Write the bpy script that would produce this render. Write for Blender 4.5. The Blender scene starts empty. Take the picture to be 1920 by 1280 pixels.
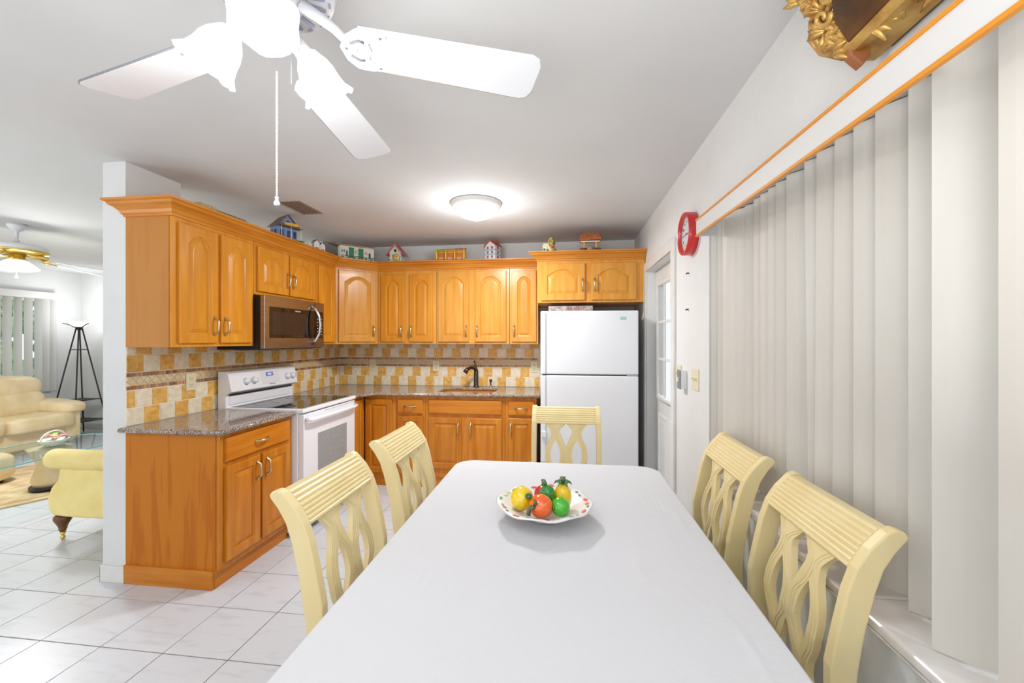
import bpy, bmesh, math, random
from mathutils import Vector, Matrix, noise
from math import sin, cos, pi, radians as R
random.seed(7)
S = bpy.context.scene
COL = S.collection
H = 2.4757

# ---------------- camera, world, exposure ----------------
cd = bpy.data.cameras.new('camera'); cam = bpy.data.objects.new('camera', cd); COL.objects.link(cam)
cam.location = (2.5552, -4.4719, 1.4272); cam.rotation_euler = (pi/2, 0, .1236)
cd.sensor_width = 36; cd.lens = 775.52/1920*36; cd.shift_y = -3.44/1920; cd.clip_start = .02
S.camera = cam
W = bpy.data.worlds.new('sky'); S.world = W; W.use_nodes = True
bg = W.node_tree.nodes['Background']; bg.inputs[0].default_value = (.97, .98, 1, 1); bg.inputs[1].default_value = 1.0
S.view_settings.view_transform = 'Standard'; S.view_settings.look = 'None'
S.view_settings.exposure = 0.58; S.view_settings.gamma = 1; S.view_settings.use_curve_mapping = False
def point(name, loc, power, r=.05, color=(.97, .99, 1)):
    l = bpy.data.lights.new(name, 'POINT'); l.energy = power; l.shadow_soft_size = r; l.color = color
    o = bpy.data.objects.new(name, l); COL.objects.link(o); o.location = loc; return o
FAN = (1.866, -3.573)
for k, a in enumerate((-58, 62, 182)):
    point('bulb_light', (FAN[0]+.15*cos(R(a)), FAN[1]+.15*sin(R(a)), 1.98), 1.7, .05)
point('bulb_light', (1.888, -1.346, 2.22), 9, .12)
point('bulb_light', (-2.37, -1.3, 1.94), 22, .2)
point('bulb_light', (-4.62, .86, 1.86), 7, .1)

def bounce(name, loc, size, power):
    """added fill light aimed up at the ceiling, not a lamp of the rooms"""
    l = bpy.data.lights.new(name, 'AREA'); l.energy = power; l.shape = 'SQUARE'; l.size = size; l.color = (.97, .99, 1)
    o = bpy.data.objects.new(name, l); COL.objects.link(o); o.location = loc; o.rotation_euler = (pi, 0, 0); return o
bounce('bounce_fill_light', (2.3, -5.1, 1.2), 1.2, 40)  # added fill behind the camera, lifts the ceiling over table and kitchen
bounce('bounce_fill_light', (-3.2, -4.9, .7), 1.8, 75)  # second added fill out of view, brightens the living room

def downlight(name, loc, rad, power):
    l = bpy.data.lights.new(name, 'AREA'); l.energy = power; l.shape = 'DISK'; l.size = rad*2; l.color = (.97, .99, 1)
    o = bpy.data.objects.new(name, l); COL.objects.link(o); o.location = loc; return o
downlight('dome_light', (1.888, -1.346, 2.325), .14, 20)
downlight('dome_light', (-2.37, -1.3, 1.975), .13, 18)

# ---------------- materials ----------------
def lin(c):
    c = [x/255 for x in c]
    return tuple(x/12.92 if x <= .04045 else ((x+.055)/1.055)**2.4 for x in c)
def M(name, rgb, rough=.5, metal=0, rgb2=None, scale=6, stretch=(1, 1, 1), bump=0, bscale=None, rnd=0, spec=.5, coat=0,
      emit=0, detail=4, lo=.35, hi=.65, trans=0, alpha=1, rgb3=None):
    m = bpy.data.materials.new(name); m.use_nodes = True; nt = m.node_tree; n = nt.nodes; L = nt.links
    b = n['Principled BSDF']; c = lin(rgb)
    b.inputs['Base Color'].default_value = (*c, 1); b.inputs['Roughness'].default_value = rough
    b.inputs['Metallic'].default_value = metal; b.inputs['Specular IOR Level'].default_value = spec
    if coat: b.inputs['Coat Weight'].default_value = coat; b.inputs['Coat Roughness'].default_value = .08
    if trans: b.inputs['Transmission Weight'].default_value = trans
    if alpha < 1: b.inputs['Alpha'].default_value = alpha
    if emit:
        b.inputs['Emission Color'].default_value = (*c, 1); b.inputs['Base Color'].default_value = (.22, .22, .22, 1); b.inputs['Emission Strength'].default_value = emit
    need = rgb2 is not None or bump
    if need:
        tc = n.new('ShaderNodeTexCoord'); mp = n.new('ShaderNodeMapping'); L.new(tc.outputs['Object'], mp.inputs[0])
        mp.inputs['Scale'].default_value = stretch
        if rnd:
            oi = n.new('ShaderNodeObjectInfo'); vm = n.new('ShaderNodeVectorMath'); vm.operation = 'SCALE'
            vm.inputs[0].default_value = (7, 11, 5); L.new(oi.outputs['Random'], vm.inputs['Scale']); L.new(vm.outputs[0], mp.inputs['Location'])
    last = None
    if rgb2 is not None:
        nz = n.new('ShaderNodeTexNoise'); nz.inputs['Scale'].default_value = scale; nz.inputs['Detail'].default_value = detail
        L.new(mp.outputs[0], nz.inputs['Vector'])
        cr = n.new('ShaderNodeValToRGB'); cr.color_ramp.elements[0].position = lo; cr.color_ramp.elements[1].position = hi
        cr.color_ramp.elements[0].color = (*lin(rgb2), 1); cr.color_ramp.elements[1].color = (*c, 1)
        if rgb3 is not None:
            e = cr.color_ramp.elements.new((lo+hi)/2); e.color = (*lin(rgb3), 1)
        L.new(nz.outputs[0], cr.inputs[0]); last = cr.outputs[0]
    if rnd:
        oi2 = n.new('ShaderNodeObjectInfo'); mr = n.new('ShaderNodeMapRange'); mr.inputs['To Min'].default_value = 1-rnd; mr.inputs['To Max'].default_value = 1+rnd*.5
        L.new(oi2.outputs['Random'], mr.inputs[0]); hs = n.new('ShaderNodeHueSaturation'); L.new(mr.outputs[0], hs.inputs['Value'])
        if last is None: hs.inputs['Color'].default_value = (*c, 1)
        else: L.new(last, hs.inputs['Color'])
        last = hs.outputs[0]
    if last is not None: L.new(last, b.inputs['Base Color'])
    if bump:
        nb = n.new('ShaderNodeTexNoise'); nb.inputs['Scale'].default_value = bscale or scale*3; nb.inputs['Detail'].default_value = 5
        L.new(mp.outputs[0], nb.inputs['Vector']); bp = n.new('ShaderNodeBump'); bp.inputs['Strength'].default_value = bump; bp.inputs['Distance'].default_value = .01
        L.new(nb.outputs[0], bp.inputs['Height']); L.new(bp.outputs[0], b.inputs['Normal'])
    return m
WALL = M('white_wall_paint', (226, 227, 226), .75, rgb2=(219, 220, 219), scale=2.2, bump=.12, bscale=45)
CEIL = M('ceiling_paint', (214, 215, 215), .85, rgb2=(209, 209, 209), scale=1.5, bump=.06, bscale=60)
TRIM = M('white_trim_paint', (228, 227, 224), .4, rgb2=(221, 219, 214), scale=9)
GROUT = M('tan_floor_grout', (128, 96, 70), .9, rgb2=(100, 74, 54), scale=8)
TILE = M('glazed_floor_tile', (211, 214, 220), .34, rgb2=(201, 203, 208), scale=5, stretch=(1.2, 5, 1), rnd=.02, detail=8, lo=.32, hi=.46, spec=.5)
def wood(name, a, b_, c3=None, st=(9, 9, .9), rough=.28):
    m = M(name, a, rough, rgb2=b_, rgb3=c3, scale=2.6, stretch=st, rnd=.07, coat=.05, spec=.35, detail=6, lo=.28, hi=.72, bump=.02, bscale=30)
    return m
WD = wood('honey_maple_vertical', (224, 154, 54), (206, 128, 28), (215, 142, 40))
WDH = wood('honey_maple_horizontal', (218, 146, 56), (196, 116, 30), (208, 132, 42), st=(1, 1, 12))
WB = wood('amber_maple_base', (210, 138, 42), (186, 104, 18), (198, 120, 28))
WBH = wood('amber_maple_horizontal', (208, 134, 42), (186, 104, 18), (198, 119, 28), st=(1, 1, 12))
WL = wood('pale_maple_vertical', (222, 161, 76), (204, 136, 46), (214, 149, 60))
def figured(name, a, b_):
    m = M(name, a, .45, spec=.22); nt = m.node_tree; n = nt.nodes; L = nt.links; b = n['Principled BSDF']
    tc = n.new('ShaderNodeTexCoord'); mp = n.new('ShaderNodeMapping'); mp.inputs['Scale'].default_value = (1, 1, .1)
    wv = n.new('ShaderNodeTexWave'); wv.wave_type = 'RINGS'; wv.inputs['Scale'].default_value = 10; wv.inputs['Distortion'].default_value = 9
    wv.inputs['Detail'].default_value = 3; wv.inputs['Detail Scale'].default_value = 1.3
    cr = n.new('ShaderNodeValToRGB'); cr.color_ramp.elements[0].color = (*lin(b_), 1); cr.color_ramp.elements[1].color = (*lin(a), 1)
    cr.color_ramp.elements[0].position = 0; cr.color_ramp.elements[1].position = .5
    L.new(tc.outputs['Object'], mp.inputs[0]); L.new(mp.outputs[0], wv.inputs[0]); L.new(wv.outputs[0], cr.inputs[0]); L.new(cr.outputs[0], b.inputs['Base Color'])
    return m
PANEL = figured('figured_end_veneer', (196, 118, 28), (184, 102, 16))
PANELU = figured('figured_upper_veneer', (194, 132, 64), (190, 127, 59))
BRASS = M('aged_brass_pull', (205, 188, 150), .28, 1)
def granite():
    m = M('brown_granite', (150, 130, 115), .07, spec=.6); nt = m.node_tree; n = nt.nodes; L = nt.links; b = n['Principled BSDF']
    tc = n.new('ShaderNodeTexCoord'); v = n.new('ShaderNodeTexVoronoi'); v.inputs['Scale'].default_value = 210
    nz = n.new('ShaderNodeTexNoise'); nz.inputs['Scale'].default_value = 120; nz.inputs['Detail'].default_value = 4
    L.new(tc.outputs['Object'], v.inputs[0]); L.new(tc.outputs['Object'], nz.inputs['Vector'])
    mx = n.new('ShaderNodeMix'); mx.inputs[0].default_value = .45
    sp = n.new('ShaderNodeSeparateColor'); L.new(v.outputs['Color'], sp.inputs[0]); L.new(sp.outputs[0], mx.inputs[2]); L.new(nz.outputs[0], mx.inputs[3])
    cr = n.new('ShaderNodeValToRGB'); e = cr.color_ramp.elements; e[0].position = .22; e[0].color = (*lin((72, 62, 60)), 1); e[1].position = .8; e[1].color = (*lin((205, 192, 178)), 1)
    for p, c in ((.36, (112, 96, 88)), (.5, (150, 128, 112)), (.62, (176, 158, 142))):
        q = e.new(p); q.color = (*lin(c), 1)
    L.new(mx.outputs[0], cr.inputs[0]); L.new(cr.outputs[0], b.inputs['Base Color']); return m
GRAN = granite()
CREAM_T = M('cream_travertine', (240, 232, 210), .4, rgb2=(224, 212, 184), scale=30, rnd=.05, bump=.1, bscale=90)
GOLD_T = M('gold_travertine', (238, 192, 108), .4, rgb2=(210, 158, 70), scale=28, rnd=.09, bump=.15, bscale=90)
BORDER = M('cream_border_grout', (230, 216, 188), .7, rgb2=(214, 196, 160), scale=30)
def islands(name, cols, rough=.45):
    m = M(name, cols[0], rough); nt = m.node_tree; n = nt.nodes; L = nt.links
    g = n.new('ShaderNodeNewGeometry'); cr = n.new('ShaderNodeValToRGB'); cr.color_ramp.interpolation = 'CONSTANT'; e = cr.color_ramp.elements
    e[0].color = (*lin(cols[0]), 1); e[1].position = 1/len(cols); e[1].color = (*lin(cols[1]), 1)
    for k in range(2, len(cols)):
        q = e.new(k/len(cols)); q.color = (*lin(cols[k]), 1)
    L.new(g.outputs['Random Per Island'], cr.inputs[0]); L.new(cr.outputs[0], n['Principled BSDF'].inputs['Base Color']); return m
MOSA = islands('brown_mosaic', [(166, 124, 92), (190, 150, 116), (142, 100, 72), (180, 140, 108), (156, 120, 96)])
DIAM = M('beige_diamond_tile', (214, 198, 168), .45, rgb2=(200, 180, 142), scale=30, rnd=.05)
TRIA = islands('border_triangle', [(212, 188, 140), (222, 184, 110), (205, 185, 150), (218, 200, 166)])
WHITE = M('white_enamel', (240, 241, 246), .22, coat=.3)
WHITEP = M('white_plastic', (228, 229, 232), .35)
FRID = M('white_fridge_steel', (228, 229, 232), .3, rgb2=(225, 226, 230), scale=3, bump=.05, bscale=300)
SEAM = M('grey_gasket', (120, 122, 126), .5)
BLACK = M('black_glass', (16, 15, 17), .05, spec=.6)
BLACKP = M('black_plastic', (22, 22, 24), .4)
OVENG = M('grey_oven_glass', (158, 162, 162), .12, rgb2=(150, 154, 154), scale=40)
STEEL = M('brushed_stainless', (168, 158, 152), .28, 1, rgb2=(150, 140, 134), scale=4, stretch=(1, 1, 60))
CHROME = M('polished_steel', (200, 202, 206), .15, 1)
BRONZE = M('brushed_bronze', (92, 84, 78), .3, 1)
CLOTH = M('white_tablecloth', (213, 213, 217), .8, spec=.2, bump=.3, bscale=22)
CHAIR = M('cream_lacquered_wood', (238, 220, 168), .38, rgb2=(234, 213, 156), scale=3, stretch=(4, 4, 1), coat=.15, rnd=.02)
SEATF = M('ivory_seat_fabric', (222, 212, 186), .85, rgb2=(212, 200, 170), scale=60)
VANE = M('off_white_blind_vane', (216, 211, 203), .45, rgb2=(212, 207, 198), scale=8, stretch=(1, 1, .3), rnd=.04)
VALW = M('white_valance', (212, 211, 209), .4)
ORANGE = M('orange_gilt_trim', (218, 140, 24), .35)
MARBLE = M('marble_sill', (226, 222, 219), .15, rgb2=(206, 192, 184), scale=4, detail=8)
RED = M('red_clock_plastic', (200, 34, 36), .3, coat=.3)
FACE = M('clock_face_paper', (226, 228, 234), .5)
DARK = M('dark_ink', (38, 36, 38), .5)
ALM = M('almond_plastic', (224, 216, 184), .35)
ALMD = M('almond_recess', (120, 104, 74), .5)
GREYM = M('grey_steel_box', (140, 142, 146), .4, .6)
FANW = M('white_fan_enamel', (224, 225, 228), .3)
FANEDGE = M('worn_brown_blade_edge', (176, 140, 104), .6)
SLOT = M('blue_grey_slot', (150, 156, 184), .6)
GLOW = M('lit_frosted_glass', (255, 252, 246), .4, emit=.7)
GLOWC = M('lit_dome_glass', (255, 252, 246), .4, emit=.7)
GOLDF = M('gilded_carving', (214, 178, 104), .38, .55, rgb2=(160, 112, 48), scale=14, bump=.2, bscale=40)
GOLDD = M('dark_gilded_wood', (112, 76, 32), .35, .4, rgb2=(66, 42, 18), scale=8)
BROWN = M('bare_brown_wood', (150, 92, 56), .6)
def pane(name, tint, ior=1.45, rough=.01):
    m = bpy.data.materials.new(name); m.use_nodes = True; nt = m.node_tree; n = nt.nodes; n.clear(); L = nt.links
    o = n.new('ShaderNodeOutputMaterial'); t = n.new('ShaderNodeBsdfTransparent'); g = n.new('ShaderNodeBsdfGlossy'); f = n.new('ShaderNodeFresnel'); x = n.new('ShaderNodeMixShader')
    t.inputs[0].default_value = (*lin(tint), 1); g.inputs['Roughness'].default_value = rough; f.inputs[0].default_value = ior
    ge = n.new('ShaderNodeNewGeometry'); q = n.new('ShaderNodeMath'); q.operation = 'SUBTRACT'; q.inputs[0].default_value = 1; L.new(ge.outputs['Backfacing'], q.inputs[1])
    k = n.new('ShaderNodeMath'); k.operation = 'MULTIPLY'; L.new(f.outputs[0], k.inputs[0]); L.new(q.outputs[0], k.inputs[1])
    L.new(k.outputs[0], x.inputs[0]); L.new(t.outputs[0], x.inputs[1]); L.new(g.outputs[0], x.inputs[2]); L.new(x.outputs[0], o.inputs[0]); return m
GLASSM = pane('clear_pane', (246, 250, 250))
IRON = M('dark_iron', (60, 52, 54), .45, .5)
LEATH = M('cream_leather', (240, 222, 184), .38, rgb2=(226, 202, 154), scale=5, bump=.15, bscale=10)
YEL = M('yellow_upholstery', (246, 228, 156), .75, rgb2=(240, 218, 140), scale=9)
RUGM = M('beige_patterned_rug', (222, 200, 160), .95, rgb2=(190, 160, 116), scale=7, detail=8, bump=.4, bscale=120)
TURN = M('turned_oak', (132, 84, 36), .4, rgb2=(96, 56, 22), scale=20)
LEAFM = M('hedge_leaf', (92, 148, 84), .6, rgb2=(190, 214, 176), scale=14, rnd=.1)
LAV = M('lavender_stucco', (190, 178, 200), .8, rgb2=(182, 170, 190), scale=10)
PATIO = M('outdoor_paving', (198, 196, 190), .8, rgb2=(180, 178, 172), scale=5)

# ---------------- mesh helpers ----------------
ROOT = {}
class MB:
    def __init__(s): s.v = []; s.f = []; s.sm = []
    def add(s, vs, fs, smooth=False):
        o = len(s.v); s.v += [tuple(p) for p in vs]; s.f += [tuple(i+o for i in f) for f in fs]; s.sm += [smooth]*len(fs); return s
    def box(s, x0, x1, y0, y1, z0, z1):
        v = [(x, y, z) for z in (z0, z1) for y in (y0, y1) for x in (x0, x1)]
        return s.add(v, [(0, 2, 3, 1), (4, 5, 7, 6), (0, 1, 5, 4), (2, 6, 7, 3), (0, 4, 6, 2), (1, 3, 7, 5)])
    def obox(s, P, U, N, u0, u1, v0, v1, n0, n1):
        """box in a frame: U = width direction, N = outward, V = up"""
        P, U, N = Vector(P), Vector(U), Vector(N); Z = Vector((0, 0, 1))
        v = [P+U*u+Z*w+N*n for n in (n0, n1) for w in (v0, v1) for u in (u0, u1)]
        return s.add(v, [(0, 2, 3, 1), (4, 5, 7, 6), (0, 1, 5, 4), (2, 6, 7, 3), (0, 4, 6, 2), (1, 3, 7, 5)])
    def lathe(s, c, prof, n=24, smooth=True, M4=None, wav=None):
        vs = []
        for r, z in prof:
            for k in range(n):
                a = 2*pi*k/n; rr = r; zz = z
                if wav: rr, zz = wav(r, z, a)
                p = Vector((rr*cos(a), rr*sin(a), zz))
                if M4 is not None: p = M4 @ p
                vs.append(p+Vector(c))
        fs = []
        for j in range(len(prof)-1):
            for k in range(n):
                a = j*n+k; b = j*n+(k+1) % n; fs.append((a, b, b+n, a+n))
        if prof[0][0] > 1e-6: pass
        s.add(vs, fs, smooth)
        return s
    def cap(s, c, r, z, n=24):
        return s.add([(c[0]+r*cos(2*pi*k/n), c[1]+r*sin(2*pi*k/n), c[2]+z) for k in range(n)], [tuple(range(n))])
    def tube(s, pts, rad, n=8, closed=False, cap=True, flat=1.0):
        pts = [Vector(p) for p in pts]; m = len(pts); rads = rad if isinstance(rad, (list, tuple)) else [rad]*m
        vs = []; up = None
        for i, p in enumerate(pts):
            if closed: t = pts[(i+1) % m]-pts[i-1]
            else: t = pts[min(i+1, m-1)]-pts[max(i-1, 0)]
            t.normalize()
            if up is None: up = t.orthogonal().normalized()
            up = (up-t*up.dot(t)).normalized(); sd = t.cross(up)
            for k in range(n):
                a = 2*pi*k/n; vs.append(p+up*cos(a)*rads[i]+sd*sin(a)*rads[i]*flat)
        fs = []
        for i in range(m if closed else m-1):
            for k in range(n):
                a = i*n+k; b = i*n+(k+1) % n; c = ((i+1) % m)*n; fs.append((a, b, c+(k+1) % n, c+k))
        if cap and not closed: fs += [tuple(range(n))[::-1], tuple((m-1)*n+k for k in range(n))]
        return s.add(vs, fs, True)
    def prism(s, poly, axis, a, b, smooth=False):
        """polygon (2D) extruded along axis x|y|z"""
        def P(u, v, w): return {'x': (w, u, v), 'y': (u, w, v), 'z': (u, v, w)}[axis]
        n = len(poly); vs = [P(u, v, a) for u, v in poly]+[P(u, v, b) for u, v in poly]
        s.add(vs, [(k, (k+1) % n, n+(k+1) % n, n+k) for k in range(n)], smooth)
        return s.add(vs, [tuple(range(n))[::-1], tuple(range(n, 2*n))])
    def strip(s, loops, cap0=False, cap1=False, smooth=False, closed=True):
        n = len(loops[0]); vs = [p for l in loops for p in l]; fs = []
        for j in range(len(loops)-1):
            for k in range(n if closed else n-1):
                a = j*n+k; b = j*n+(k+1) % n; fs.append((a, b, b+n, a+n))
        if cap0: fs.append(tuple(range(n))[::-1])
        if cap1: fs.append(tuple((len(loops)-1)*n+k for k in range(n)))
        return s.add(vs, fs, smooth)
    def blob(s, c, r, n=16, m=10, M4=None, e=1.0, warp=None):
        """(super)ellipsoid; r = radii, e<1 gives boxy cushions"""
        vs = []; sg = lambda x: (abs(x)**e)*(1 if x >= 0 else -1)
        for j in range(m+1):
            th = -pi/2+pi*j/m
            for k in range(n):
                ph = 2*pi*k/n
                p = Vector((r[0]*sg(cos(th))*sg(cos(ph)), r[1]*sg(cos(th))*sg(sin(ph)), r[2]*sg(sin(th))))
                if warp: p = warp(p)
                if M4 is not None: p = M4 @ p
                vs.append(p+Vector(c))
        fs = [(j*n+k, j*n+(k+1) % n, (j+1)*n+(k+1) % n, (j+1)*n+k) for j in range(m) for k in range(n)]
        return s.add(vs, fs, True)
    def build(s, name, mat, parent=None, bevel=0, label=None, local=False, seg=2):
        me = bpy.data.meshes.new(name)
        off = Vector((0, 0, 0)) if (local or parent is None) else ROOT.get(parent.name, Vector((0, 0, 0)))
        me.from_pydata([tuple(Vector(p)-off) for p in s.v], [], s.f)
        me.polygons.foreach_set('use_smooth', s.sm)
        bm = bmesh.new(); bm.from_mesh(me); bmesh.ops.remove_doubles(bm, verts=bm.verts, dist=1e-5)
        bmesh.ops.recalc_face_normals(bm, faces=bm.faces); bm.to_mesh(me); bm.free()
        return link(me, name, mat, parent, bevel, label, seg)
def link(me, name, mat, parent=None, bevel=0, label=None, seg=2):
    if mat: me.materials.append(mat)
    o = bpy.data.objects.new(name, me); COL.objects.link(o)
    if parent: o.parent = parent; ROOT[o.name] = ROOT.get(parent.name, Vector((0, 0, 0)))
    if bevel:
        b = o.modifiers.new('bevel', 'BEVEL'); b.width = bevel; b.segments = seg; b.limit_method = 'ANGLE'; b.angle_limit = R(40)
    if label: o['label'] = label
    return o
def thing(name, label, cat, loc=(0, 0, 0), group=None, rz=0):
    o = bpy.data.objects.new(name, None); COL.objects.link(o); o.location = loc; o.rotation_euler = (0, 0, rz); o.empty_display_size = .1
    o['label'] = label; o['category'] = cat
    if group: o['group'] = group
    ROOT[o.name] = Vector(loc); return o
def single(o, label, cat, loc, group=None):
    """top-level one-mesh thing: move its origin to loc"""
    o.data.transform(Matrix.Translation(-Vector(loc))); o.location = loc
    o['label'] = label; o['category'] = cat
    if group: o['group'] = group
    return o
def struct(o): o['kind'] = 'structure'; return o
def stuff(o): o['kind'] = 'stuff'; return o
def clone(o, parent=None):
    c = o.copy(); COL.objects.link(c)
    if parent is not None: c.parent = parent
    for ch in list(o.children): clone(ch, c)
    return c
def flat(loops, ext, bev=0, name='x', res=3):
    cu = bpy.data.curves.new(name, 'CURVE'); cu.dimensions = '2D'; cu.fill_mode = 'BOTH'; cu.extrude = ext-bev if bev else ext
    cu.bevel_depth = bev; cu.bevel_resolution = res; cu.offset = -bev
    for lp in loops:
        sp = cu.splines.new('POLY'); sp.points.add(len(lp)-1); sp.use_cyclic_u = True
        for p, q in zip(sp.points, lp): p.co = (q[0], q[1], 0, 1)
    o = bpy.data.objects.new(name, cu); COL.objects.link(o); dg = bpy.context.evaluated_depsgraph_get(); dg.update()
    me = bpy.data.meshes.new_from_object(o.evaluated_get(dg)); bpy.data.objects.remove(o); bpy.data.curves.remove(cu)
    me.materials.clear(); return me
def text(s, size, loc, rot, mat, parent, name='lettering', ext=.0004):
    cu = bpy.data.curves.new(name, 'FONT'); cu.body = s; cu.size = size; cu.extrude = ext; cu.align_x = 'CENTER'; cu.align_y = 'CENTER'; cu.resolution_u = 2
    o = bpy.data.objects.new(name, cu); COL.objects.link(o); dg = bpy.context.evaluated_depsgraph_get(); dg.update()
    me = bpy.data.meshes.new_from_object(o.evaluated_get(dg)); bpy.data.objects.remove(o); bpy.data.curves.remove(cu); me.materials.clear()
    off = ROOT.get(parent.name, Vector((0, 0, 0)))
    from mathutils import Euler
    me.transform(Matrix.Translation(Vector(loc)-off) @ Euler(rot).to_matrix().to_4x4())
    return link(me, name, mat, parent)

# ---------------- setting ----------------
XW = 3.294
XL, YF = -5.15, 1.28            # living room left wall and far wall
fl = struct(MB().box(XL-.15, XW+.2, -8.0, YF+.15, -.12, -.004).build('floor', GROUT))
struct(MB().box(XL-.15, XW+.2, -8.0, YF+.15, H, H+.12).build('ceiling', CEIL))
wl = struct(MB().box(-.153, 0, -2.338, -1.985, 0, H).box(-.153, 0, -1.985, -.335, 0, 2.12).box(-.153, 0, -.335, 0, 0, H).build('wall_left', WALL))
wb = struct(MB().box(-.153, 3.415, 0, .15, 0, H).build('wall_back', WALL))
wr = MB()
wr.box(XW, 3.415, -.642, 0, 0, H); wr.box(XW, 3.415, -1.55, -.642, 2.035, H); wr.box(XW, XW+.2, -2.25, -1.55, 0, H)
wr.box(XW, XW+.2, -4.25, -2.25, 0, .755); wr.box(XW, XW+.2, -4.25, -2.25, 2.05, H); wr.box(XW, XW+.2, -8.0, -4.25, 0, H)
wr = struct(wr.build('wall_right', WALL))
struct(MB().box(-.153, 0, 0, .15, 0, H).box(XL-.15, -.153, YF, YF+.15, 0, H).box(-.153, 0, .15, YF+.15, 0, H).build('wall_living_far', WALL))
struct(MB().box(XL-.15, XL, .90, YF, 0, H).box(XL-.15, XL, -2.2, .90, 0, .62).box(XL-.15, XL, -2.2, .90, 2.06, H).box(XL-.15, XL, -8.0, -2.2, 0, H).build('wall_living_left', WALL))
struct(MB().box(-.162, .004, -2.352, -2.338, 0, .095).box(-.165, -.153, -2.352, -.4, 0, .095).build('baseboard_left', TRIM, bevel=.003))
struct(MB().box(XL, -.153, YF-.014, YF, 0, .1).build('baseboard_living_far', TRIM, bevel=.003))
struct(MB().box(XL, XL+.014, -3, YF-.014, 0, .1).build('baseboard_living_left', TRIM, bevel=.003))

# floor tiles
T = .3256; TX, TY = -.232, -2.4736
cy_, sy_ = cos(.1236), sin(.1236)
def proj(x, y, z):
    a, b, e = x-2.5552, y+4.4719, z-1.4272; r = a*cy_+b*sy_; zz = -a*sy_+b*cy_
    if zz < .05: return None
    return 960+775.5*r/zz, 636.6-775.5*e/zz
tm = MB(); g = .0026; hw = T/2-g
lo = [(-hw, -hw), (hw, -hw), (hw, hw), (-hw, hw)]; li = [(x*(1-.003), y*(1-.003)) for x, y in lo]
tm.strip([[(x, y, -.006) for x, y in lo], [(x, y, -.0012) for x, y in lo], [(x, y, 0) for x, y in li]], cap1=True)
t0 = tm.build('floor_tile', TILE, fl); first = True; rest = MB(); ntile = 0; cand = []
for i in range(-16, 12):
    for j in range(-13, 13):
        cx, cyy = TX+(i+.5)*T, TY-(j+.5)*T
        if not (XL-.1 < cx < XW+.1 and -6.4 < cyy < YF+.1): continue
        if 0.15 < cx < .5 and cyy > -2.2: continue
        if cyy > -.45 and cx > .1: continue
        if -.12 < cx < .0 and cyy > -2.25: continue
        q = proj(cx, cyy, 0)
        vis = q and -90 < q[0] < 2010 and q[1] < 1400
        if vis and cx < -.2 and cyy > -2.3 and q[0] > 240: vis = False
        cand.append((0 if vis else 1, -(q[1] if q else 0), cx, cyy))
cand.sort()
for k, (nv, _, cx, cyy) in enumerate(cand):
    if nv == 0 and ntile < 295:
        o = t0 if first else t0.copy()
        if not first: COL.objects.link(o)
        first = False; o.location = (cx, cyy, random.uniform(-.0004, .0004)); ntile += 1
    else: rest.strip([[(cx+x, cyy+y, -.004) for x, y in lo], [(cx+x, cyy+y, 0) for x, y in lo]], cap1=True)
stuff(rest.build('remaining_floor_tiles', TILE, fl))

# backsplash tiles on both walls
def tile_variant(w, h, seed):
    rr = random.Random(seed); n = 5; pts = []
    def edge(a, b):
        for k in range(n):
            t = k/n; j = rr.uniform(-.0016, .0016); x = a[0]+(b[0]-a[0])*t; y = a[1]+(b[1]-a[1])*t
            if a[1] == b[1]: y += j
            else: x += j
            pts.append((x, y))
    a, b, c, d = (0, 0), (w, 0), (w, h), (0, h); edge(a, b); edge(b, c); edge(c, d); edge(d, a)
    cx, cy = w/2, h/2
    m = MB(); f = lambda s_, z: [(cx+(x-cx)*s_, cy+(y-cy)*s_, z) for x, y in pts]
    m.strip([f(1, .0002), f(1, .0055), f(.965, .0078)], cap1=True)
    return m
def put_tiles(wall, P, U, N, length, rows, pitch=.1016, drop=None):
    """P lower start, U along the wall, N outward"""
    U = Vector(U); N = Vector(N); Z = Vector((0, 0, 1)); cache = {}
    R3 = Matrix((U, Z, N)).transposed().to_4x4()
    for (z0, z1, kind, start) in rows:
        u = -pitch/2 if start else 0.0; k = 0
        while u < length-.01:
            ua, ub = max(u, 0)+.002, min(u+pitch, length)-.002
            col = (k+kind) % 2; key = (round(ub-ua, 3), round(z1-z0, 3), col, random.randint(0, 2))
            if ub-ua > .015:
                if key not in cache:
                    o = tile_variant(ub-ua, z1-z0-.004, hash(key) % 999 if False else int(key[0]*1000)+key[3]*7).build('backsplash_tile', GOLD_T if col else CREAM_T, wall)
                    cache[key] = o
                else: o = cache[key].copy(); COL.objects.link(o)
                o.matrix_basis = Matrix.Translation(Vector(P)+U*ua+Z*(z0+.002)) @ R3
            u += pitch; k += 1
rows = [(.914, 1.02, 0, 0), (1.02, 1.124, 1, 1), (1.232, 1.334, 1, 0), (1.334, 1.386, 0, 1)]
put_tiles(wl, (0, -2.338, 0), (0, 1, 0), (1, 0, 0), 2.33, rows)
put_tiles(wb, (.008, 0, 0), (1, 0, 0), (0, -1, 0), 2.29, [(.914, 1.02, 1, 0), (1.02, 1.124, 0, 1), (1.232, 1.334, 0, 0), (1.334, 1.386, 1, 1)])
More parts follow.
